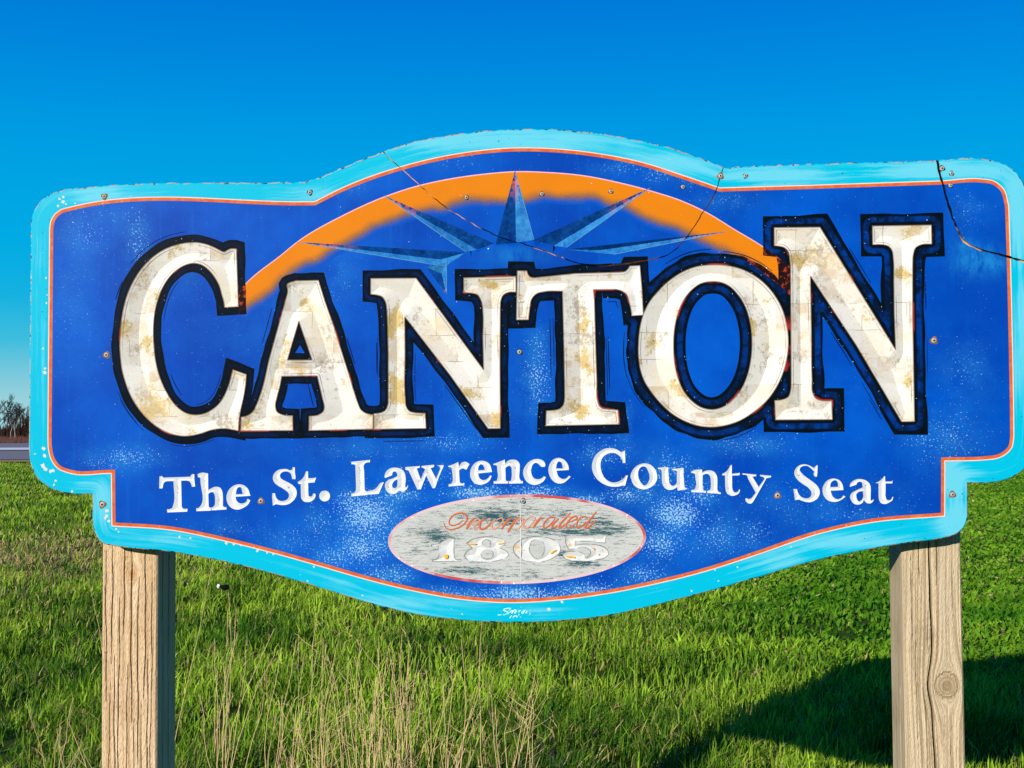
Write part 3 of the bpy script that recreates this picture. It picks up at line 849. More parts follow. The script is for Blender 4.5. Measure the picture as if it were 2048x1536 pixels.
for i, (tip, bl, br_, foot, dep) in enumerate(RAYS):
    m = inside(CEN, np.array([tip, bl, foot])) | inside(CEN, np.array([tip, foot, br_])) | inside(CEN, np.array([bl, br_, foot]))
    OWN.append(('ray', i))
    owner[m & ~band_m] = len(OWN) - 1
for kind, src in (('big', [b[1] for b in BIG]), ('small', SMALL), ('digit', DIGITS)):
    for i, loops in enumerate(src):
        m = inside(CEN, loops[0])
        for h in loops[1:]:
            m &= ~inside(CEN, h)
        OWN.append((kind, i))
        owner[m] = len(OWN) - 1
in_crack = np.zeros(len(CEN), bool)
for q in CRACK_POLY:
    in_crack |= inside(CEN, q)
for i, (kd, j) in enumerate(OWN):
    if kd in ('big',):
        in_crack &= owner != i
owner[in_crack] = -1
cls[in_crack] = K['crack']

# depth of every vertex below the face
DEP = np.zeros(len(PV)); GRO = np.zeros(len(PV))
PXM = 0.00124
for i, (kd, j) in enumerate(OWN):
    vs = np.unique(PF[owner == i])
    if len(vs) == 0:
        continue
    if kd == 'ray':
        tip, bl, br_, foot, dep = RAYS[j]
        Q = PV[vs]
        best = np.zeros(len(vs))
        for tri in ((tip, bl, foot), (tip, foot, br_), (bl, br_, foot)):
            a, b, c = [np.array(p, float) for p in tri]
            k = tri.index(foot)
            M2 = np.array([[a[0], b[0], c[0]], [a[1], b[1], c[1]], [1, 1, 1]])
            w = np.linalg.solve(M2, np.vstack([Q.T, np.ones(len(Q))]))
            okk = (w > -1e-3).all(0)
            best = np.where(okk, np.maximum(best, w[k] * dep), best)
        DEP[vs] = best
        tv = np.array(tip, float)
        GRO[vs] = np.clip(1 - np.linalg.norm(Q - tv, axis=1) / (0.45 * np.linalg.norm(np.array(foot) - tv)), 0, 1)
    else:
        loops = {'big': [b[1] for b in BIG], 'small': SMALL, 'digit': DIGITS}[kd][j]
        d = np.min([seg_dist(PV[vs], l) for l in loops], 0)
        slope, cap, ref = {'big': (0.40, 0.024, 45), 'small': (0.34, 0.004, 7), 'digit': (0.45, 0.004, 10)}[kd]
        DEP[vs] = np.minimum(d * PXM * slope, cap)
        GRO[vs] = np.clip(d / ref, 0, 1)
# outer edge is knocked back a little
vedge = np.unique(PF[cls == K['edge']])
onout = seg_dist(PV[vedge], OUTLINE) < 0.3
DEP[vedge[onout]] = 0.0025
vcr = np.unique(PF[cls == K['crack']])

def gauss(P, spots):
    o = np.zeros(len(P))
    for x, y, rx, ry, s in spots:
        o = np.maximum(o, s * np.exp(-(((P[:, 0] - x) / rx) ** 2 + ((P[:, 1] - y) / ry) ** 2)))
    return o
WEAR = 0.06 + gauss(PV, [(735, 1030, 70, 50, 1.0), (725, 1095, 60, 45, .85), (700, 1005, 40, 30, .8), (800, 990, 60, 18, .8), (955, 985, 70, 16, 1.0), (1075, 984, 60, 13, 1.0), (1180, 1000, 50, 14, .8), (1352, 1030, 60, 45, 1.0), (1320, 1085, 50, 40, .8), (1400, 990, 40, 40, .7), (1290, 985, 40, 30, .6), (1430, 1070, 70, 50, .55), (1250, 990, 50, 20, .8),
    (900, 1195, 110, 24, .8), (1040, 1190, 120, 20, 1.0), (1180, 1182, 90, 22, .85), (1290, 1150, 50, 25, .7), (780, 1150, 60, 25, .75), (670, 1115, 60, 30, .65), (590, 1080, 70, 30, .45), (470, 1060, 80, 20, .35), (255, 915, 70, 26, .65), (195, 920, 40, 25, .5), (275, 480, 26, 70, .6), (170, 470, 60, 60, .4), (230, 430, 60, 20, .4), (150, 600, 50, 120, .25),
    (900, 885, 90, 22, .5), (955, 800, 50, 70, .5), (1075, 760, 34, 80, .65), (1075, 690, 25, 40, .5), (1210, 905, 60, 30, .55), (1245, 850, 20, 50, .5), (1500, 890, 100, 22, .5), (1900, 880, 70, 70, .45), (1930, 740, 50, 60, .35), (1850, 880, 50, 25, .5), (1340, 940, 60, 40, .6), (860, 950, 120, 30, .35), (1390, 360, 40, 24, .45), (1455, 400, 60, 20, .4), (1250, 335, 70, 16, .45), (1320, 350, 40, 20, .5), (690, 375, 40, 20, .35), (915, 325, 40, 14, .4), (1940, 420, 40, 30, .4),
    (500, 700, 120, 120, .10), (720, 900, 150, 25, .3), (1600, 1010, 120, 50, .3), (1750, 1000, 100, 40, .2), (1700, 1030, 120, 18, .4), (1500, 1070, 60, 40, .5), (640, 1050, 40, 60, .45), (385, 560, 40, 60, .2), (680, 560, 40, 70, .25)])
BWEAR = gauss(PV, [(200, 390, 60, 20, .6), (620, 388, 60, 18, .5), (1000, 280, 260, 22, .9), (1330, 330, 120, 26, .9), (1540, 350, 140, 14, .9), (1900, 342, 150, 20, 1.0), (2035, 420, 30, 120, .9), (2045, 650, 25, 120, .6), (1900, 960, 40, 40, 1.0), (1910, 1040, 40, 40, .8), (1700, 1085, 160, 16, .8), (1560, 1120, 60, 20, .5), (205, 1000, 20, 50, .9), (180, 970, 50, 14, .5), (330, 1080, 90, 12, .4), (800, 1205, 120, 14, .4), (700, 1165, 60, 10, .3), (80, 500, 16, 40, .3), (1080, 1222, 60, 14, .3)])
FADE = gauss(PV, [(1955, 520, 45, 28, .75), (1935, 495, 30, 16, .6), (1990, 530, 25, 22, .6), (1030, 510, 60, 18, .35)])
BARE = gauss(PV, [(985, 1030, 62, 13, 1.0), (1005, 1042, 50, 9, .9), (880, 1074, 34, 11, .9), (855, 1062, 40, 6, .8), (1175, 1062, 75, 10, 1.1), (1090, 1064, 45, 6, .8), (1225, 1058, 40, 9, .8), (1165, 1126, 40, 7, 1.0), (930, 1142, 55, 8, .8), (1105, 1026, 45, 7, .8), (1200, 1042, 26, 10, .8), (1040, 1005, 60, 5, .4), (820, 1105, 30, 12, .4), (1035, 1150, 90, 8, .4), (1125, 1108, 14, 7, .9), (840, 1092, 40, 10, .3)])
sgn = np.sign(np.interp(PV[:, 0], ARC_IN[:, 0], ARC_IN[:, 1]) - PV[:, 1])
va = np.unique(PF[cls == K['arc']])
ARC = np.zeros(len(PV))
ARC[va] = np.clip(0.5 + sgn[va] * seg_dist(PV[va], ARC_IN, False) / 32, 0, 1)
vo = np.unique(PF[np.isin(cls, [K['outline'], K['outline_red']])])
RING = np.full(len(PV), 9.0); HOL = np.zeros(len(PV))
for ch, loops, bw, hol in BIG:
    b = bw
    for li, l in enumerate(loops):
        bb = 13 if (ch == 'A' and li) else bw
        d = seg_dist(PV[vo], l) / bb
        better = d < RING[vo]
        RING[vo[better]] = d[better]
        HOL[vo[better]] = hol

XZ = loc_arr(PV)
P3 = np.stack([XZ[:, 0], DEP, XZ[:, 1]], 1)

def sub(mask, name, mats, parent, fm=None, attrs=(), extra=None):
    f = PF[mask]
    vs, inv = np.unique(f, return_inverse=True)
    ff = inv.reshape(f.shape)
    o = mesh_obj(name, P3[vs], ff, mats, parent, fm)
    for an, arr in attrs:
        fattr(o, an, arr[vs])
    return o

# board: blue face, its cracks (torn open), its edge, sides and back in one closed body
free = owner < 0
mb = free & np.isin(cls, [K['board'], K['edge'], K['crack']])
f = PF[mb].copy()
fm = np.where(cls[mb] == K['edge'], 1, np.where(cls[mb] == K['crack'], 2, 0))
vs, inv = np.unique(f, return_inverse=True)
ff = inv.reshape(f.shape)
bv = P3[vs].copy()
bw_ = WEAR[vs]; bf = FADE[vs]
# crack triangles get their own sunk copy of the vertices, with walls down to them
isc = fm == 2
cr_f = ff[isc]
cvs, cinv = np.unique(cr_f, return_inverse=True)
base = len(bv)
cv = bv[cvs].copy()
cv[:, 1] += 0.006
new_f = [tuple(t) for t in ff[~isc]]
new_m = list(fm[~isc])
ci = cinv.reshape(cr_f.shape) + base
cmap = {int(a): base + i for i, a in enumerate(cvs)}
for t in ci:
    new_f.append(tuple(t)); new_m.append(2)
cnt = {}
for t in cr_f:
    for a, b in ((t[0], t[1]), (t[1], t[2]), (t[2], t[0])):
        cnt[(int(a), int(b))] = cnt.get((int(a), int(b)), 0) + 1
for (a, b) in cnt:
    if (b, a) not in cnt:
        new_f.append((a, b, cmap[b], cmap[a])); new_m.append(2)
bv = np.concatenate([bv, cv])
bw_ = np.concatenate([bw_, np.zeros(len(cv))]); bf = np.concatenate([bf, np.zeros(len(cv))])
THICK = 0.058
oxz = loc_arr(OUTLINE)
n = len(OUTLINE)
if area(OUTLINE) < 0:
    oxz = oxz[::-1]
b0 = len(bv)
bv = np.concatenate([bv, np.stack([oxz[:, 0], np.full(n, 0.0025), oxz[:, 1]], 1), np.stack([oxz[:, 0], np.full(n, THICK), oxz[:, 1]], 1)])
bw_ = np.concatenate([bw_, np.zeros(2 * n)]); bf = np.concatenate([bf, np.zeros(2 * n)])
for i in range(n):
    j = (i + 1) % n
    new_f.append((b0 + i, b0 + j, b0 + n + j, b0 + n + i)); new_m.append(3)
rb = delaunay_2d_cdt([Vector(p) for p in oxz], [(i, (i + 1) % n) for i in range(n)], [], 1, 1e-6, True)
bmap = rb[3]
_rc = np.array([np.mean([tuple(rb[0][i]) for i in t], axis=0) for t in rb[2]])
_ri = inside(_rc, oxz)
for t, okb in zip(rb[2], _ri):
    if not okb:
        continue
    idx = [b0 + n + bmap[i][0] for i in t]
    new_f.append(tuple(idx)); new_m.append(3)
board = mesh_obj('board', bv, new_f, [M_BOARD, M_EDGE, M_CRACK, M_SIDE], town_sign, new_m)
fattr(board, 'wear', bw_); fattr(board, 'fade', bf)

_vb = np.unique(PF[np.isin(cls, [K['border'], K['chip']])])
_s = np.concatenate([[0], np.cumsum(np.linalg.norm(np.diff(OUTLINE, axis=0), axis=1))])
_L = _s[-1] + np.linalg.norm(OUTLINE[0] - OUTLINE[-1])
_d2 = ((PV[_vb][:, None, :] - OUTLINE[None]) ** 2).sum(2)
_j = _d2.argmin(1)
_th = 2 * math.pi * _s[_j] / _L
BX, BY, BD = np.zeros(len(PV)), np.zeros(len(PV)), np.zeros(len(PV))
_R = _L * PXM / (2 * math.pi)
BX[_vb], BY[_vb], BD[_vb] = _R * np.cos(_th), _R * np.sin(_th), seg_dist(PV[_vb], OUTLINE) * PXM
sub(free & np.isin(cls, [K['border'], K['chip']]), 'border', [M_BORDER, M_CHIP], board,
    np.where(cls[free & np.isin(cls, [K['border'], K['chip']])] == K['chip'], 1, 0), [('wear', BWEAR), ('ring_x', BX), ('ring_y', BY), ('ring_d', BD)])
mm = free & np.isin(cls, [K['stripe'], K['stripe_edge']])
sub(mm, 'pinstripe', [M_STRIPE, M_STRIPE2], board, np.where(cls[mm] == K['stripe_edge'], 1, 0))
mm = free & np.isin(cls, [K['arc'], K['pearl']])
sub(mm, 'sun_arc', [M_ARC, M_PEARL], board, np.where(cls[mm] == K['pearl'], 1, 0), [('arc', ARC)])
mm = free & np.isin(cls, [K['outline'], K['outline_red']])
sub(mm, 'letter_outline', [M_OUT, M_OUTR], board, np.where(cls[mm] == K['outline_red'], 1, 0), [('ring', RING), ('hollow', HOL)])
mm = free & np.isin(cls, [K['plaque'], K['plaque_ring']])
plaque = sub(mm, 'oval_plaque', [M_PLAQ, M_RING], board, np.where(cls[mm] == K['plaque_ring'], 1, 0), [('bare', BARE)])
BIGLAB = ['carved cream letter C', 'carved cream letter A', 'first carved cream letter N, before the T', 'carved cream letter T', 'carved cream letter O', 'last carved cream letter N']
for i, (kd, j) in enumerate(OWN):
    mm = owner == i
    if not mm.any():
        continue
    if kd == 'ray':
        tip, bl, br_, foot, dep = RAYS[j]
        pale_facet = ~inside(CEN[mm], np.array([tip, bl, foot]))  # facets off the navy side wear the lighter blue paint
        sub(mm, 'star_ray', [M_STAR, M_STARL], board, pale_facet.astype(int), [('tip', GRO)])
    elif kd == 'big':
        tag(sub(mm, 'letter', [M_LET], board, None, [('groove', GRO)]), BIGLAB[j])
    elif kd == 'small':
        sub(mm, 'small_letter', [M_TXT], board, None, [('groove', GRO)])
    else:
        sub(mm, 'digit', [M_DIG], board, None, [('groove', GRO)])

# ------------------------------------------------------------------ brushed strokes: script and signature
def ribbon_set(name, strokes, mats, parent, y0, ridge=0.0006):
    vv, ff, fm = [], [], []
    for P, w, mi in strokes:
        t = np.gradient(P, axis=0)
        t /= np.maximum(np.linalg.norm(t, axis=1), 1e-9)[:, None]
        nn = np.stack([-t[:, 1], t[:, 0]], 1)
        s = np.linspace(0, 1, len(P))
        ww = w * 0.5 * (0.55 + 0.45 * np.sin(np.pi * np.clip(s * 0.9 + 0.05, 0, 1)))
        a, c, b = P + nn * ww[:, None], P, P - nn * ww[:, None]
        b0 = len(vv)
        for q, dy in ((a, 0), (c, -ridge), (b, 0)):
            x = loc_arr(q)
            vv += [(x[i, 0], y0 + dy, x[i, 1]) for i in range(len(q))]
        k = len(P)
        for i in range(k - 1):
            for r0 in (0, 1):
                p = b0 + r0 * k + i
                ff.append((p, p + 1, p + k + 1, p + k)); fm.append(mi)
    return mesh_obj(name, vv, ff, mats, parent, fm)
SA, SB = (880, 1010, 11.378), (1040, 1010, 11.378)
def st(fr, txt, w, mi=0):
    return (curve(txt, fr, 1.5, closed=False), w, mi)
SCRIPT = [
 [st(SA, "90,430 140,520 230,560 330,545 450,500 550,430 610,340 600,240 540,190 440,185 330,220 250,290 210,370 220,440 290,465 390,440 470,390 520,350", 2.6)],
 [st(SA, "765,310 690,400 600,555", 4.2), st(SA, "640,480 760,380 870,320 905,335 860,400 775,520 790,555 840,530 905,460", 2.6, 1)],
 [st(SA, "1030,345 990,325 940,370 905,460 925,540 1000,545 1090,480 1180,380", 3.2), st(SA, "1110,310 1150,340", 4.0, 1)],
 [st(SA, "1270,330 1200,390 1180,480 1210,545 1290,520 1380,440 1440,340 1410,298 1330,320 1280,350", 2.6, 1)],
 [st(SA, "1580,310 1500,400 1400,555", 3.8), st(SA, "1480,440 1560,340 1650,300", 2.4)],
 [st(SA, "1780,285 1680,400 1540,620", 4.0), st(SA, "1700,440 1790,330 1880,310 1890,370 1840,480 1750,550 1690,535", 2.6, 1)],
 [st(SB, "290,260 190,290 110,380 80,480 120,530 220,480 310,380 340,290 290,260", 2.6, 1)],
 [st(SB, "490,275 400,370 300,520", 4.0), st(SB, "380,400 470,310 560,290", 2.4)],
 [st(SB, "800,275 700,280 600,350 540,440 550,520 620,500 720,410 800,310", 2.8), st(SB, "880,310 790,400 735,490 770,520 850,460", 3.2)],
 [st(SB, "1150,180 1030,310 900,470 890,520 940,510 1020,440", 3.4), st(SB, "950,270 1060,272 1180,265", 2.2, 1)],
 [st(SB, "1090,400 1220,350 1300,290 1280,260 1200,280 1100,370 1050,470 1080,520 1160,500 1260,430", 2.8)],
 [st(SB, "1530,320 1500,270 1420,270 1330,340 1290,440 1310,520 1400,480 1500,390", 2.6), st(SB, "1740,150 1620,300 1500,470 1490,520 1550,510 1640,430 1730,350", 3.4)],
]
for s in SCRIPT:
    ribbon_set('script_letter', [(p_, w_ * 1.35, m_) for p_, w_, m_ in s], [M_SCRIPT, M_SCRIPT2], board, -0.0004)
# flecks of gold left in the numerals, thin white seam down the plaque, artist's scribble on the border
SG = (990, 1200, 20.48)
_sg = ribbon_set('artist_signature', [st(SG, a, w) for a, w in (
    ("110,612 190,610 270,600", 1.6), ("660,345 560,335 440,360 345,410 430,455 530,500 560,530 500,570 400,595 330,615", 1.7), ("560,430 640,370", 1.4),
    ("590,540 680,440 720,430 690,540 780,420 860,410 810,540 900,460", 1.6), ("1060,280 1060,300", 1.5), ("1040,410 960,510", 1.5), ("1005,570 960,630", 1.4),
    ("1240,400 1150,470 1095,520 1130,550 1200,490 1240,420", 1.5), ("1350,440 1270,530 1330,530", 1.2), ("1430,400 1440,420", 1.5), ("1460,520 1410,590", 1.4),
    ("680,630 600,750", 1.5), ("740,700 830,650 910,680 900,720", 1.8), ("730,700 750,740", 1.4), ("1030,690 1070,700", 1.3))], [M_SIGN], board, -0.0004, 0.0003)
ribbon_set('plaque_seam', [st(None, "1040.5,996 1041,1040 1041.5,1090 1042,1162", 1.6)], [M_TXT], board, -0.0003, 0.0002)
sk = []
for (ch, loops, bw, hol), lo in zip(BIG, OFFS):
    for d_ in (3.5, 7.0):
        P_ = offset(loops[0], bw + d_)
        n_ = len(P_)
        i_ = 0
        while i_ < n_ - 12:
            run = RS.randint(9, 34)
            q_ = P_[i_:i_ + run]
            i_ += run + RS.randint(4, 60 if d_ < 5 else 130)
            if len(q_) < 6:
                continue
            ok_ = np.min([seg_dist(q_, l[0]) - b_ for (_c, l, b_, _h) in BIG], 0) > 1.5
            turn_ = np.linalg.norm(np.diff(q_, axis=0), axis=1)
            if ok_.all() and turn_.max() < 14:
                sk.append((q_ + RS.normal(0, 0.8, 2), RS.uniform(1.0, 2.0), 0))
ribbon_set('stray_outline_stroke', sk, [mat_plain('thin_black_brush_paint', (0.0015, 0.008, 0.03, 1), 0.4, 0.1, 0.7, 40)], board, -0.0003, 0.0002)['kind'] = 'stuff'
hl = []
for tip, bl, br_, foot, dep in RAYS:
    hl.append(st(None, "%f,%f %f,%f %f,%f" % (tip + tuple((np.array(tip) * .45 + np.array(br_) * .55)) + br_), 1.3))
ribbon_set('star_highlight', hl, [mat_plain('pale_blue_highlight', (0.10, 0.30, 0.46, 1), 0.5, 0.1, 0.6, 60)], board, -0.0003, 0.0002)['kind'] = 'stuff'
_gf = ribbon_set('gold_fleck', [st(None, a, w) for a, w in (("891,1109 892,1113 892,1118", 8), ("937,1088 945,1088 953,1088", 3), ("996,1088 1002,1087 1008,1086", 3), ("1101,1107 1106,1103 1113,1100", 4), ("1134,1113 1142,1113 1150,1115", 4), ("1184,1095 1189,1099", 3), ("1196,1108 1199,1109", 3))],
           [mat_plain('gold_leaf_fleck', (0.78, 0.40, 0.03, 1), 0.4, 0.4, 0.3, 200)], board, -0.0006, 0.0006)

_gf['kind'] = 'stuff'
_sg['kind'] = 'stuff'
# ------------------------------------------------------------------ screws
def screw_mesh(r_st, r_h):
    vv, ff, fm = [], [], []
    n = 14
    rings = [(r_st, -0.0003), (r_h * 1.25, -0.0006), (r_h, -0.0022), (r_h * 0.45, -0.0030), (r_h * 0.40, -0.0016)]
    for r_, y in rings:
        for i in range(n):
            a = 2 * math.pi * i / n
            wob = 1 + (0.18 * math.sin(3 * a + r_st * 900) if r_ == r_st else 0)
            vv.append((r_ * wob * math.cos(a), y, r_ * wob * math.sin(a)))
    for k in range(len(rings) - 1):
        for i in range(n):
            j = (i + 1) % n
            ff.append((k * n + i, k * n + j, (k + 1) * n + j, (k + 1) * n + i))
            fm.append((0, 1, 1, 2)[k])
    ff.append(tuple(range((len(rings) - 1) * n, len(rings) * n))); fm.append(2)
    return vv, ff, fm
SCREWS = [(209, 393, 7, 4.5), (620, 385, 6, 4.5), (933, 395, 5, 4), (1084, 388, 5, 4), (1222, 383, 5, 4), (1366, 374, 5, 4), (1441, 352, 7, 4.5), (1491, 352, 5, 4), (1884, 337, 6, 4.5), (1903, 347, 5, 4), (1901, 371, 5, 4),
          (213, 710, 7.5, 5), (1039, 704, 6, 4.5), (1868, 681, 7.5, 5), (205, 1009, 8, 5.5), (522, 1002, 7, 5), (1555, 991, 7, 5), (1905, 989, 7, 4.5), (1046, 1002, 6, 4.5)]
for (u, v, a, b) in SCREWS:
    vv, ff, fm = screw_mesh(a * PXM, b * PXM * 0.85)
    o = mesh_obj('screw', vv, ff, [M_RUST if a >= 6.5 else M_DARK, M_SCREW, M_DARK], board, fm)
    x, z = loc(u, v)
    o.location = (x, 0, z)
    o.rotation_euler = (0, RS.uniform(0, 6), 0)

# ------------------------------------------------------------------ posts
def post(pxl, pxr, ztop, mat, knots, cracks, chamfer, seed):
    rs = np.random.RandomState(seed)
    y0 = THICK + 0.001
    xl, xr = loc(pxl, 1250, y0)[0], loc(pxr, 1250, y0)[0]
    w, dp = xr - xl, 0.14
    zs = np.concatenate([np.linspace(-0.1, 0.40, 12, endpoint=False), np.linspace(0.40, 1.50, 200), np.linspace(1.55, ztop, 10)])
    # section: walk round the square, densely on front and on both sides
    prof = []
    nf, ns = int(w / 0.0012), 34
    c = 0.004
    for i in range(nf + 1): prof.append((c + (w - 2 * c) * i / nf, 0.0, 'f'))
    for i in range(ns + 1): prof.append((w, c + (dp - 2 * c) * i / ns, 'r'))
    for i in range(9): prof.append((w - c - (w - 2 * c) * i / 8, dp, 'b'))
    for i in range(ns + 1): prof.append((0.0, dp - c - (dp - 2 * c) * i / ns, 'l'))
    n = len(prof)
    vv = np.zeros((len(zs), n, 3)); gu = np.zeros((len(zs), n)); kn = np.zeros((len(zs), n)); ck = np.zeros((len(zs), n))
    px_ = np.array([p[0] for p in prof]); py_ = np.array([p[1] for p in prof]); sd = np.array([p[2] for p in prof])
    arc = np.concatenate([[0], np.cumsum(np.hypot(np.diff(px_), np.diff(py_)))])
    F = sd == 'f'
    for k, z in enumerate(zs):
        x, y = px_.copy(), py_.copy()
        u = arc.copy() + 0.004 * math.sin(z * 3.1 + seed) + 0.002 * math.sin(z * 9 + seed * 2)
        knt = np.zeros(n)
        dy = np.zeros(n)
        for (kx, kz, kr, kdep) in knots:
            dx, dz = px_ - kx, (z - kz) * 0.55
            r2 = dx * dx + dz * dz
            u = np.where(F & (r2 > kr * kr * 0.2), u - dx * np.minimum(kr * kr / np.maximum(r2, 1e-6), 3.0) * 0.85, u)
            rr = np.sqrt(dx * dx + ((z - kz) * 0.9) ** 2)
            inn = F & (rr < kr)
            u = np.where(inn, rr * 1.4, u)
            knt = np.where(F, np.maximum(knt, np.clip(1.25 - rr / kr, 0, 1)), knt)
            dy = np.where(F, dy + kdep * np.exp(-(rr / kr) ** 2 * 2) , dy)
            dy = np.where(F & (kdep > 0) & (np.abs(rr - kr) < 0.0025), dy + 0.004, dy)
        cr = np.zeros(n)
        for (side, c0, wd, depth, za, zb, ph) in cracks:
            if z < za or z > zb:
                continue
            cx = c0 + 0.0022 * math.sin(z * 3.0 + ph) + 0.0012 * math.sin(z * 17 + ph * 3) + 0.0008 * math.sin(z * 41 + ph)
            for (kx, kz, kr, kdep) in knots:
                ddx = cx - kx
                if kdep > 0 and abs(ddx) < kr * 2.2:
                    cx = kx + math.copysign(math.sqrt(ddx * ddx + kr * kr * 1.1 * math.exp(-((z - kz) / (kr * 1.6)) ** 2)), ddx)
            taper = min(1, (z - za) / 0.08, (zb - z) / 0.08)
            co_ = {'f': px_, 'r': py_, 'l': py_}[side]
            near = np.clip(1 - np.abs(co_ - cx) / (wd * taper + 1e-5), 0, 1) * (sd == side)
            cr = np.maximum(cr, near * min(1.0, depth / 0.006))
            dd = depth * near ** 0.7
            if side == 'f': dy = dy + dd
            elif side == 'r': x = x - dd
            else: x = x + dd
        if chamfer:                                   # worn left front corner
            e = np.clip(1 - px_ / 0.010, 0, 1) * F
            dy = dy + 0.006 * e * (0.6 + 0.4 * math.sin(z * 7))
        y = y + dy
        y = y + 0.0004 * rs.normal(size=n) * F
        vv[k, :, 0], vv[k, :, 1], vv[k, :, 2] = x + xl, y + y0, z
        gu[k], kn[k], ck[k] = u + seed, knt, np.clip(cr * 1.2, 0, 1)
    faces = []
    for k in range(len(zs) - 1):
        for i in range(n):
            j = (i + 1) % n
            faces.append((k * n + i, k * n + j, (k + 1) * n + j, (k + 1) * n + i))
    faces.append(tuple((len(zs) - 1) * n + i for i in range(n)))
    o = mesh_obj('post', vv.reshape(-1, 3), faces, [mat], town_sign)
    fattr(o, 'grain_u', gu.ravel()); fattr(o, 'knot', kn.ravel()); fattr(o, 'crack', ck.ravel())
    return o
def z_at(v, u=1000):
    return loc(u, v, THICK)[1]
ztl, ztr = z_at(430, 260), z_at(400, 1865)
_w = 0.139
crl = [('f', _w * fx, wd, dp_, z_at(vb, 260), z_at(va_, 260), ph) for fx, wd, dp_, va_, vb, ph in (
    (0.09, .0012, .005, 1100, 1420, 1), (0.20, .0013, .006, 1080, 1340, 2), (0.25, .0012, .006, 1300, 1700, 7), (0.33, .0010, .006, 1180, 1640, 3), (0.40, .0013, .008, 1060, 1300, 4), (0.47, .0010, .005, 1320, 1700, 5), (0.555, .0014, .009, 1080, 1460, 6), (0.63, .0010, .005, 1420, 1700, 7.7), (0.70, .0012, .007, 1150, 1560, 8), (0.76, .0010, .005, 1400, 1700, 2.2), (0.82, .0014, .009, 1060, 1420, 9), (0.88, .0011, .006, 1300, 1640, 1.4), (0.94, .0010, .005, 1150, 1700, 3.3), (0.14, .0010, .004, 1350, 1700, 5.6))]
crl += [('r', .14 * fx, .0025, .006, 0.3, 1.6, ph) for fx, ph in ((.3, 1), (.62, 2))]
p1 = post(204, 314.5, ztl, M_WOODL, [(_w * 0.56, z_at(1148, 265), .016, .000)], crl, False, 3)
p1['label'] = 'warm tan timber post with many drying cracks and a knot near its top'
crr = [('f', _w * fx, wd, dp_, z_at(vb, 1865), z_at(va_, 1865), ph) for fx, wd, dp_, va_, vb, ph in (
    (0.50, .0034, .014, 1060, 1800, 0.5), (0.30, .0016, .005, 1080, 1190, 2), (0.16, .0014, .004, 1100, 1300, 3), (0.42, .0014, .004, 1190, 1330, 4), (0.60, .0018, .005, 1060, 1180, 5), (0.36, .0014, .004, 1350, 1560, 6), (0.22, .0014, .004, 1240, 1500, 6.5), (0.88, .0014, .004, 1100, 1240, 7), (0.80, .0014, .004, 1440, 1600, 8))]
crr += [('l', .14 * fx, .0025, .006, 0.5, 1.0, ph) for fx, ph in ((.35, 1),)]
p2 = post(1806, 1925, ztr, M_WOODR, [(_w * 0.74, z_at(1372, 1890), .027, .001)], crr, True, 5)
p2['label'] = 'greyer timber post with one long crack and a round knot low down'

# ------------------------------------------------------------------ ground
def vnoise(x, y, seed, scale):
    """smooth value noise"""
    rs = np.random.RandomState(seed)
    tab = rs.uniform(-1, 1, (64, 64))
    x, y = np.asarray(x) / scale, np.asarray(y) / scale
    xi, yi = np.floor(x).astype(int), np.floor(y).astype(int)
    fx, fy = x - xi, y - yi
    fx, fy = fx * fx * (3 - 2 * fx), fy * fy * (3 - 2 * fy)
    a = tab[xi % 64, yi % 64]; b = tab[(xi + 1) % 64, yi % 64]; c = tab[xi % 64, (yi + 1) % 64]; d = tab[(xi + 1) % 64, (yi + 1) % 64]
    return (a * (1 - fx) + b * fx) * (1 - fy) + (c * (1 - fx) + d * fx) * fy
def ground_z(x, y):
    x, y = np.asarray(x, float), np.asarray(y, float)
    z = 0.030 * vnoise(x, y, 1, 1.7) + 0.014 * vnoise(x, y, 2, 0.6)
    far = np.clip((y - 70) / 60, 0, 1)
    z = z * (1 - far) + 0.95 * far * far * (3 - 2 * far)
    return z
xs = np.concatenate([np.linspace(-900, -20, 24, endpoint=False), np.linspace(-20, 20, 161), np.linspace(30, 900, 24)])
ys = np.concatenate([np.linspace(-60, 0, 10, endpoint=False), np.linspace(0, 24, 121), np.linspace(25, 160, 60), np.linspace(200, 1500, 14)])
gxx, gyy = np.meshgrid(xs, ys)
gv = np.stack([gxx.ravel(), gyy.ravel(), ground_z(gxx.ravel(), gyy.ravel())], 1)
nx = len(xs)
gf = [(j * nx + i, j * nx + i + 1, (j + 1) * nx + i + 1, (j + 1) * nx + i) for j in range(len(ys) - 1) for i in range(nx - 1)]
tag(mesh_obj('ground', gv, gf, [M_SOIL], None, None, True), kind='structure')

# road beyond the field, with its verge and white line (runs a little askew to the view)
def strip(name, d0, d1, lift, mat, parent=None):
    vv, ff = [], []
    xx = np.linspace(-400, 400, 81)
    m = 7
    for x in xx:
        for k in range(m):
            y = d0 + (d1 - d0) * k / (m - 1) - 0.05 * x
            vv.append((x, y, float(ground_z(x, y)) + lift))
    for i in range(len(xx) - 1):
        for k in range(m - 1):
            a = i * m + k
            ff.append((a, a + m, a + m + 1, a + 1))
    return mesh_obj(name, vv, ff, [mat], parent)
tag(strip('verge', 76, 81, 0.03, M_VERGE), kind='structure')
road = tag(strip('road', 80.2, 128, 0.06, M_ASPH), kind='structure')
strip('edge_line', 98.5, 104.0, 0.12, M_LINE, road)

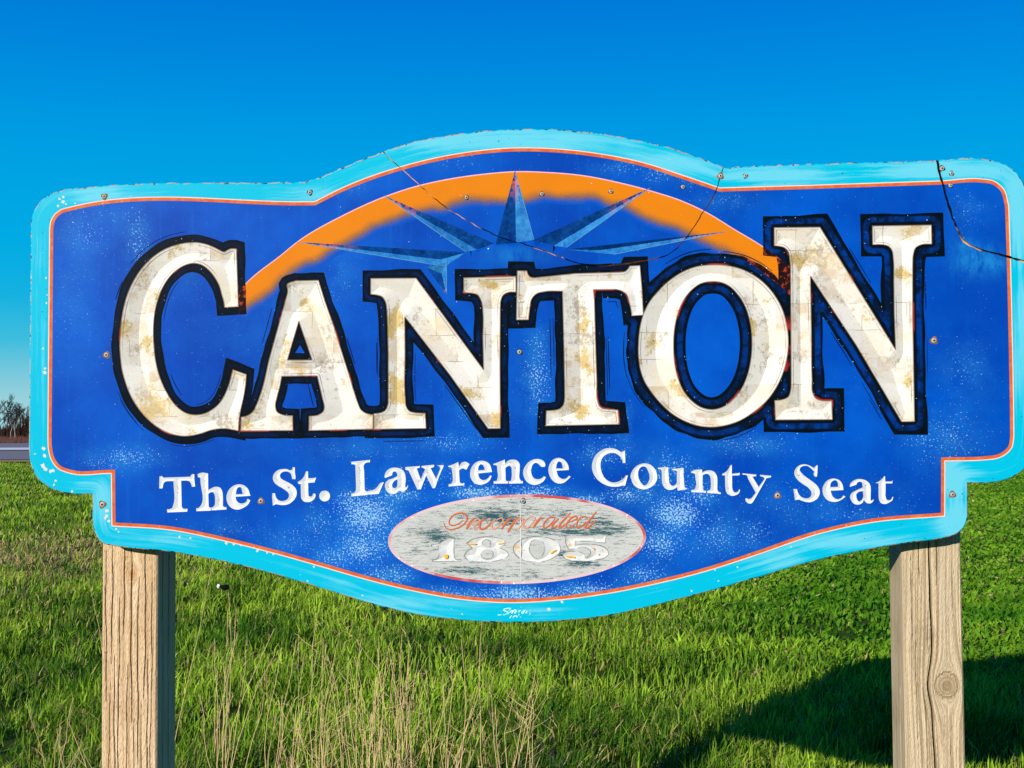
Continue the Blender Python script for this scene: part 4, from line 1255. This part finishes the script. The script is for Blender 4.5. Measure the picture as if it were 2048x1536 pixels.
# ------------------------------------------------------------------ grass
def blades(name, pos, length, width, tint, lean_az, lean, seg3=True):
    """one mesh of bent, tapering blades"""
    n = len(pos)
    rs = RS
    az = rs.uniform(0, 2 * math.pi, n)
    wx, wy = np.cos(az) * width / 2, np.sin(az) * width / 2
    lx, ly = np.cos(lean_az), np.sin(lean_az)
    h1, h2 = length * 0.55, length
    b1, b2 = lean * 0.30 * length, lean * length
    zz = lambda h, b: np.sqrt(np.maximum(h * h - b * b, (0.25 * h) ** 2))
    def P(sx, b, h, k):
        return np.stack([pos[:, 0] + sx * wx * k + lx * b, pos[:, 1] + sx * wy * k + ly * b, pos[:, 2] + h], 1)
    z1, z2 = zz(h1, b1), zz(h2, b2)
    v = np.stack([P(-1, 0 * b1, 0 * z1 - 0.01, 0.8), P(1, 0 * b1, 0 * z1 - 0.01, 0.8), P(-1, b1, z1, 1.0), P(1, b1, z1, 1.0), P(0, b2, z2, 0)], 1).reshape(-1, 3)
    base = (np.arange(n) * 5)[:, None]
    quads = base + np.array([[0, 1, 3, 2]])
    tris = base + np.array([[2, 3, 4]])
    loops = np.concatenate([np.concatenate([quads, tris], 1)], 0).ravel()      # 4 + 3 per blade
    me = bpy.data.meshes.new(name)
    me.vertices.add(n * 5)
    me.vertices.foreach_set('co', v.astype(np.float32).ravel())
    me.loops.add(n * 7)
    me.loops.foreach_set('vertex_index', loops.astype(np.int32))
    me.polygons.add(n * 2)
    st_ = (np.arange(n) * 7)[:, None] + np.array([[0, 4]])
    me.polygons.foreach_set('loop_start', st_.ravel().astype(np.int32))
    me.update(calc_edges=True)
    me.materials.append(M_BLADE)
    a = me.attributes.new('tint', 'FLOAT_COLOR', 'POINT')
    c = np.ones((n, 5, 4), np.float32)
    c[:, :, :3] = tint[:, None, :]
    c[:, 4, :3] *= np.array([1.25, 1.12, 1.0])
    a.data.foreach_set('color', c.ravel())
    o = bpy.data.objects.new(name, me)
    COL.objects.link(o)
    return o

def scatter(y0, y1, rho0, p, margin=2.4):
    """points over the visible wedge, thinning with distance"""
    yy = np.linspace(y0, y1, 400)
    wdt = 1.15 * yy + 2 * margin
    den = rho0 * (6.0 / yy) ** p
    cum = np.concatenate([[0], np.cumsum(0.5 * (wdt[1:] * den[1:] + wdt[:-1] * den[:-1]) * np.diff(yy))])
    n = int(cum[-1])
    y = np.interp(RS.uniform(0, cum[-1], n), cum, yy)
    x = RS.uniform(-0.5, 0.5, n) * (1.15 * y + 2 * margin)
    return x, y

gx_, gy_ = scatter(2.2, 76, 3900, 1.70)
clump = vnoise(gx_, gy_, 5, 0.16) * 0.6 + vnoise(gx_, gy_, 6, 0.5) * 0.5
keepm = RS.uniform(0, 1, len(gx_)) < np.clip(0.60 + 0.80 * clump, 0.06, 1)
gx_, gy_, clump = gx_[keepm], gy_[keepm], clump[keepm]
# thin it where nothing of it can be seen: in front of the frame's lower edge
near = (gy_ < 5.2) & (RS.uniform(0, 1, len(gx_)) < 0.75)
gx_, gy_, clump = gx_[~near], gy_[~near], clump[~near]
n = len(gx_)
tall = vnoise(gx_, gy_, 8, 0.9)
L = RS.uniform(0.065, 0.160, n) * (1 + 0.35 * clump + 0.25 * tall)
lush = np.clip((gx_ - 0.10 * gy_) * 0.6, 0, 1) * np.clip((gy_ - 7.2) / 2, 0, 1)      # low leafy turf to the right
L *= 1 - 0.45 * lush
nst = np.exp(-((gx_ + 0.75) / 0.75) ** 2 - ((gy_ - 5.2) / 0.8) ** 2)
L *= 1 + 0.5 * nst
Wd = RS.uniform(0.0045, 0.0098, n) * np.clip(gy_ / 7.0, 1, 7) ** 0.85 * (1 + 1.6 * lush)
t = RS.uniform(0, 1, n)[:, None]
tone = np.clip(0.5 + 0.6 * vnoise(gx_, gy_, 9, 0.7) + RS.normal(0, 0.22, n), 0, 1)[:, None]
g1, g2, g3 = np.array([0.034, 0.115, 0.006]), np.array([0.290, 0.440, 0.030]), np.array([0.060, 0.220, 0.005])
tint = g1 * (1 - tone) + g2 * tone
tint = tint * (1.12 * RS.uniform(0.5, 1.45, n))[:, None]
tint = tint * (1 - 0.55 * lush[:, None]) + g3 * (0.55 * lush[:, None])
dry = 0.07 + 0.20 * np.clip(vnoise(gx_, gy_, 12, 1.1), 0, 1)
dry += 0.70 * np.exp(-((gx_ + 6.4) / 2.2) ** 2 - ((gy_ - 17) / 4.5) ** 2)
dry += 0.14 * np.exp(-((gx_ + 1.3) / 1.3) ** 2 - ((gy_ - 5.6) / 0.9) ** 2)
dry *= 1 - 0.6 * lush
isdry = RS.uniform(0, 1, n) < dry
straw = np.array([0.50, 0.38, 0.15]) * (0.6 + 0.6 * t)
tint = np.where(isdry[:, None], straw, tint)
pos = np.stack([gx_, gy_, ground_z(gx_, gy_)], 1)
la = vnoise(gx_, gy_, 14, 0.8) * 1.6 + RS.normal(0.5, 1.5, n)
ln = np.clip(np.abs(RS.normal(0.45, 0.30, n)) + 0.35 * isdry + 0.35 * lush, 0, 0.93)
tag(blades('grass', pos, L, Wd, tint, la, ln), kind='stuff')

# ------------------------------------------------------------------ dry weeds standing in the grass
def tube(pts, r0, r1, vv, ff, sides=5):
    pts = [Vector(p) for p in pts]
    b = len(vv)
    m = len(pts)
    for i, p in enumerate(pts):
        d = (pts[min(i + 1, m - 1)] - pts[max(i - 1, 0)]).normalized()
        a = d.orthogonal().normalized()
        c = d.cross(a)
        r_ = r0 + (r1 - r0) * i / (m - 1)
        for s in range(sides):
            an = 2 * math.pi * s / sides
            vv.append(tuple(p + (a * math.cos(an) + c * math.sin(an)) * r_))
    for i in range(m - 1):
        for s in range(sides):
            t_ = (s + 1) % sides
            ff.append((b + i * sides + s, b + i * sides + t_, b + (i + 1) * sides + t_, b + (i + 1) * sides + s))

def at_px(u, v, y):
    d = px_ray(u, v)
    k = y / d.y
    return Vector((d.x * k, y, CAM_H + d.z * k))

def weed(u, v, y, lean, nstem, branchy, mat, rnd, spread=0.05, thick=0.0019):
    """a dead stalk whose top is seen at u, v when it stands y metres away"""
    topp = at_px(u, v, y)
    bx = topp.x - lean
    root = empty('dry_weed', (bx, y, float(ground_z(bx, y))))
    H = topp.z - root.location.z
    for s in range(nstem):
        hx = lean + (rnd.uniform(-spread, spread) + rnd.choice((0, 0, 0, -.09, .10))) * (s > 0)
        hy = rnd.uniform(-spread, spread)
        hh = H * (1 if s == 0 else rnd.uniform(0.45, 0.97))
        ox, oy = rnd.uniform(-0.02, 0.02), rnd.uniform(-0.02, 0.02)
        pts = []
        kx, ky = rnd.uniform(-.05, .05), rnd.uniform(-.05, .05)
        for i in range(7):
            t_ = i / 6
            pts.append((ox + hx * t_ ** 1.3 + kx * math.sin(t_ * 3.1) + rnd.uniform(-.008, .008), oy + hy * t_ + ky * math.sin(t_ * 3.1), hh * t_ - 0.02 * (i == 0)))
        vv, ff = [], []
        tube(pts, thick, thick * 0.45, vv, ff)
        stem = mesh_obj('stem', vv, ff, [mat], root)
        if branchy:
            bv_, bf_ = [], []
            for b in range(rnd.randint(2, 5)):
                k = rnd.randint(2, 5)
                p = Vector(pts[k])
                q = p + Vector((rnd.uniform(-.10, .10), rnd.uniform(-.05, .05), rnd.uniform(.03, .12)))
                tube([p, (p + q) / 2 + Vector((0, 0, -.006)), q], thick * 0.55, thick * 0.3, bv_, bf_, 4)
                for _ in range(2):
                    r_ = q + Vector((rnd.uniform(-.03, .03), rnd.uniform(-.02, .02), rnd.uniform(-.01, .04)))
                    tube([q, r_], thick * 0.35, thick * 0.2, bv_, bf_, 3)
            mesh_obj('side_twig', bv_, bf_, [mat], stem)['kind'] = 'stuff'
        else:
            # a loose seed plume at the tip
            bv_, bf_ = [], []
            for b in range(9):
                p = Vector(pts[-1]) * 1.0
                p = Vector(pts[4]).lerp(Vector(pts[6]), rnd.uniform(0.2, 1))
                q = p + Vector((rnd.uniform(-.012, .012), rnd.uniform(-.01, .01), rnd.uniform(.01, .035)))
                tube([p, q], thick * 0.45, thick * 0.2, bv_, bf_, 3)
            mesh_obj('seed_plume', bv_, bf_, [mat], stem)['kind'] = 'stuff'
    return root
rn = random.Random(5)
G_ST = 'dry straw stalks standing in the grass below the sign'
STALKS = [(455, 1235, 5.4, .03, 4), (478, 1215, 5.3, .05, 5), (560, 1300, 5.0, .03, 4), (590, 1270, 5.1, .05, 5), (632, 1225, 5.3, .00, 4), (648, 1310, 4.9, -.03, 5), (675, 1290, 5.0, .02, 4), (720, 1290, 5.2, .00, 6), (752, 1275, 5.1, .02, 6), (780, 1290, 5.0, .02, 7), (800, 1270, 5.1, .03, 6), (818, 1280, 5.0, .05, 6), (840, 1320, 5.2, .02, 5), (900, 1310, 5.1, .05, 6), (915, 1280, 5.0, .05, 5), (960, 1230, 5.3, -.02, 3), (985, 1390, 4.9, -.03, 3), (1080, 1340, 5.2, .12, 6), (1100, 1375, 5.0, .14, 5), (700, 1380, 4.8, -.02, 4), (60, 1400, 5.0, -.06, 2), (135, 1440, 4.9, -.08, 3), (150, 1400, 5.2, .06, 3)]
ORD = 'first second third fourth fifth sixth seventh eighth ninth tenth eleventh twelfth thirteenth fourteenth fifteenth sixteenth seventeenth eighteenth nineteenth twentieth'.split()
STALKS.sort()
nl_ = 0
for (u, v, y, le, k) in STALKS:
    w_ = weed(u, v, y, le, int(k * 1.25), rn.random() < 0.35, M_STALK, rn, 0.05)
    if u < 204:
        lab = {60: 'lone straw stalk in the grass at far left', 135: 'straw stalks leaning left, midway between frame edge and left post', 150: 'straw stalks leaning right, just left of the left post'}[u]
    else:
        lab = 'dry straw stalk clump below the sign, %s from the left post' % ORD[nl_]
        nl_ += 1
    tag(w_, lab, 'dry weed', G_ST)
for (u, v, y, le, lab) in [(1300, 1270, 5.8, -.10, 'dark leafless twig weed leaning left in grass right of centre'), (965, 1265, 5.4, -.10, 'thin grey branched twig under the lowest point of the board'), (430, 1118, 6.2, .20, 'single long pale stem slanting beside the left post toward the board'), (172, 1170, 7.0, -.12, 'single long pale stem slanting left of the left post')]:
    tag(weed(u, v, y, le, 1, 'twig' in lab, M_STALK2 if 'twig' in lab else M_STALK, rn, 0.03, 0.0018), lab, 'dry weed')
w_ = weed(449, 1172, 5.9, .04, 3, False, M_STALK, rn, 0.03)
tag(w_, 'dry weed beside the left post topped by a white and black seed head', 'dry weed')
def blob(name, parent, c, r_, mat, sq=(1, 1, 1), rag=0.25):
    import bmesh
    bm = bmesh.new()
    bmesh.ops.create_icosphere(bm, subdivisions=2, radius=1)
    for vtx in bm.verts:
        k = 1 + rn.uniform(-rag, rag)
        vtx.co = Vector((vtx.co.x * sq[0], vtx.co.y * sq[1], vtx.co.z * sq[2])) * (r_ * k) + Vector(c)
    me = bpy.data.meshes.new(name); bm.to_mesh(me); bm.free()
    me.materials.append(mat)
    o = bpy.data.objects.new(name, me); COL.objects.link(o); o.parent = parent
    return o
hz = at_px(449, 1172, 5.9).z - w_.location.z
blob('seed_head', w_, (0.015, -0.01, hz), 0.009, M_FLUFF, (.8, .8, 1.1))
blob('seed_head', w_, (0.042, -0.01, hz - .004), 0.016, M_BLACK, (1.3, .8, .8), 0.45)

# ------------------------------------------------------------------ bare trees and brush beyond the road
def bare_tree(x, y, h, mat, seed, slim=False):
    rr = random.Random(seed)
    root = empty('bare_tree', (x, y, float(ground_z(x, y))))
    tv, tf, cv_, cf = [], [], [], []
    trunk = [Vector((0, 0, -0.2))]
    for i in range(1, 7):
        trunk.append(Vector((rr.uniform(-.06, .06) * i * .5, rr.uniform(-.06, .06) * i * .5, h * 0.85 * i / 6)))
    tube(trunk, h * 0.016, h * 0.005, tv, tf, 6)
    def grow(p, d, ln_, rad, lev):
        q = p + d * ln_
        mid = p.lerp(q, .5) + Vector((rr.uniform(-1, 1), rr.uniform(-1, 1), rr.uniform(0, 1))) * ln_ * .07
        tube([p, mid, q], rad * 1.7, rad * 1.2, cv_, cf, 3)
        if lev == 0:
            return
        for _ in range(rr.randint(3, 4)):
            dd = (d + Vector((rr.uniform(-1, 1), rr.uniform(-1, 1), rr.uniform(-.2, .7))) * .75).normalized()
            grow(p.lerp(q, rr.uniform(.35, 1)), dd, ln_ * rr.uniform(.5, .72), rad * 0.6, lev - 1)
    nb = 5 if slim else 17
    for i in range(nb):
        t_ = rr.uniform(.35, 1) if not slim else rr.uniform(.7, 1)
        k = min(5, int(t_ * 6)); p = trunk[k].lerp(trunk[min(6, k + 1)], t_ * 6 - k if k < 5 else rr.random())
        a = rr.uniform(0, 6.28)
        d = Vector((math.cos(a) * .8, math.sin(a) * .8, rr.uniform(.5, 1.3))).normalized()
        grow(p, d, h * rr.uniform(.16, .30) * (1.25 - t_ * .5), h * 0.0050, 1 if slim else 3)
    mesh_obj('trunk', tv, tf, [mat], root)
    mesh_obj('crown', cv_, cf, [M_BARK], root)['kind'] = 'stuff'
    return root
for i, (x, y, h, lab) in enumerate([(-64.9, 158, 4.9, 'bare tree beyond the road at the very left edge'), (-63.8, 158, 5.2, 'tallest and densest bare tree beyond the road at far left'), (-62.8, 158, 4.9, 'bare tree beyond the road, right of the tallest one'), (-61.3, 158, 4.7, 'smaller bare tree beyond the road, next to the sign edge')] + [(x_, 158, h_, None) for x_, h_ in ((-68, 5.0), (-53, 5.0), (-41, 5.6), (-28, 4.6), (-9, 5.4), (14, 5.0), (37, 5.8), (52, 4.8))]):
    tr_ = bare_tree(x, y, h, M_BARK, 20 + i)
    tag(tr_, lab or 'leafless dark tree in the row beyond the road', 'tree', 'bare trees beyond the road')
for i, (x, y, h, lab) in enumerate([(-60.15, 150, 2.9, 'thin pale trunk standing in the brush beyond the road, left of two'), (-59.65, 150, 3.0, 'thin pale trunk standing in the brush beyond the road, right of two')]):
    tag(bare_tree(x, y, h, M_BARKP, 60 + i, True), lab, 'tree', 'slim pale trunks in the brush')
bvv, bff = [], []
rb_ = random.Random(3)
for i in range(14000):
    x = rb_.uniform(-110, 110) if i > 7000 else rb_.uniform(-85, -45)
    y = rb_.uniform(151, 168)
    h = rb_.uniform(1.5, 3.7) * (0.8 + 0.35 * float(vnoise(x, y, 30, 5)))
    z = float(ground_z(x, y))
    lx_, ly_ = rb_.uniform(-.5, .5), rb_.uniform(-.5, .5)
    w_b = rb_.uniform(.03, .10)
    b = len(bvv)
    bvv += [(x - w_b, y, z - .1), (x + w_b, y + .03, z - .1), (x + lx_ * .5 + w_b * .8, y + ly_ * .5, z + h * .55), (x + lx_ * .5 - w_b * .8, y + ly_ * .5, z + h * .55), (x + lx_, y + ly_, z + h)]
    bff += [(b, b + 1, b + 2, b + 3), (b + 3, b + 2, b + 4)]
tag(mesh_obj('brush', bvv, bff, [M_BRUSH]), kind='stuff')
# reddish dead grass on the bank between the road and the brush
bvv, bff = [], []
for i in range(9000):
    x = rb_.uniform(-110, 110) if i > 4500 else rb_.uniform(-80, -45)
    y = rb_.uniform(136, 150)
    z = float(ground_z(x, y))
    h = rb_.uniform(.5, 1.15) * (0.5 + 0.5 * (y - 134) / 16)
    lx_, w_b = rb_.uniform(-.3, .3), rb_.uniform(.03, .09)
    b = len(bvv)
    bvv += [(x - w_b, y, z - .1), (x + w_b, y + .03, z - .1), (x + lx_, y, z + h)]
    bff.append((b, b + 1, b + 2))
tag(mesh_obj('bank_grass', bvv, bff, [mat_plain('dead_red_grass', (0.13, 0.062, 0.050, 1), 0.95, 0.0, 0.5, 1.5)]), kind='stuff')
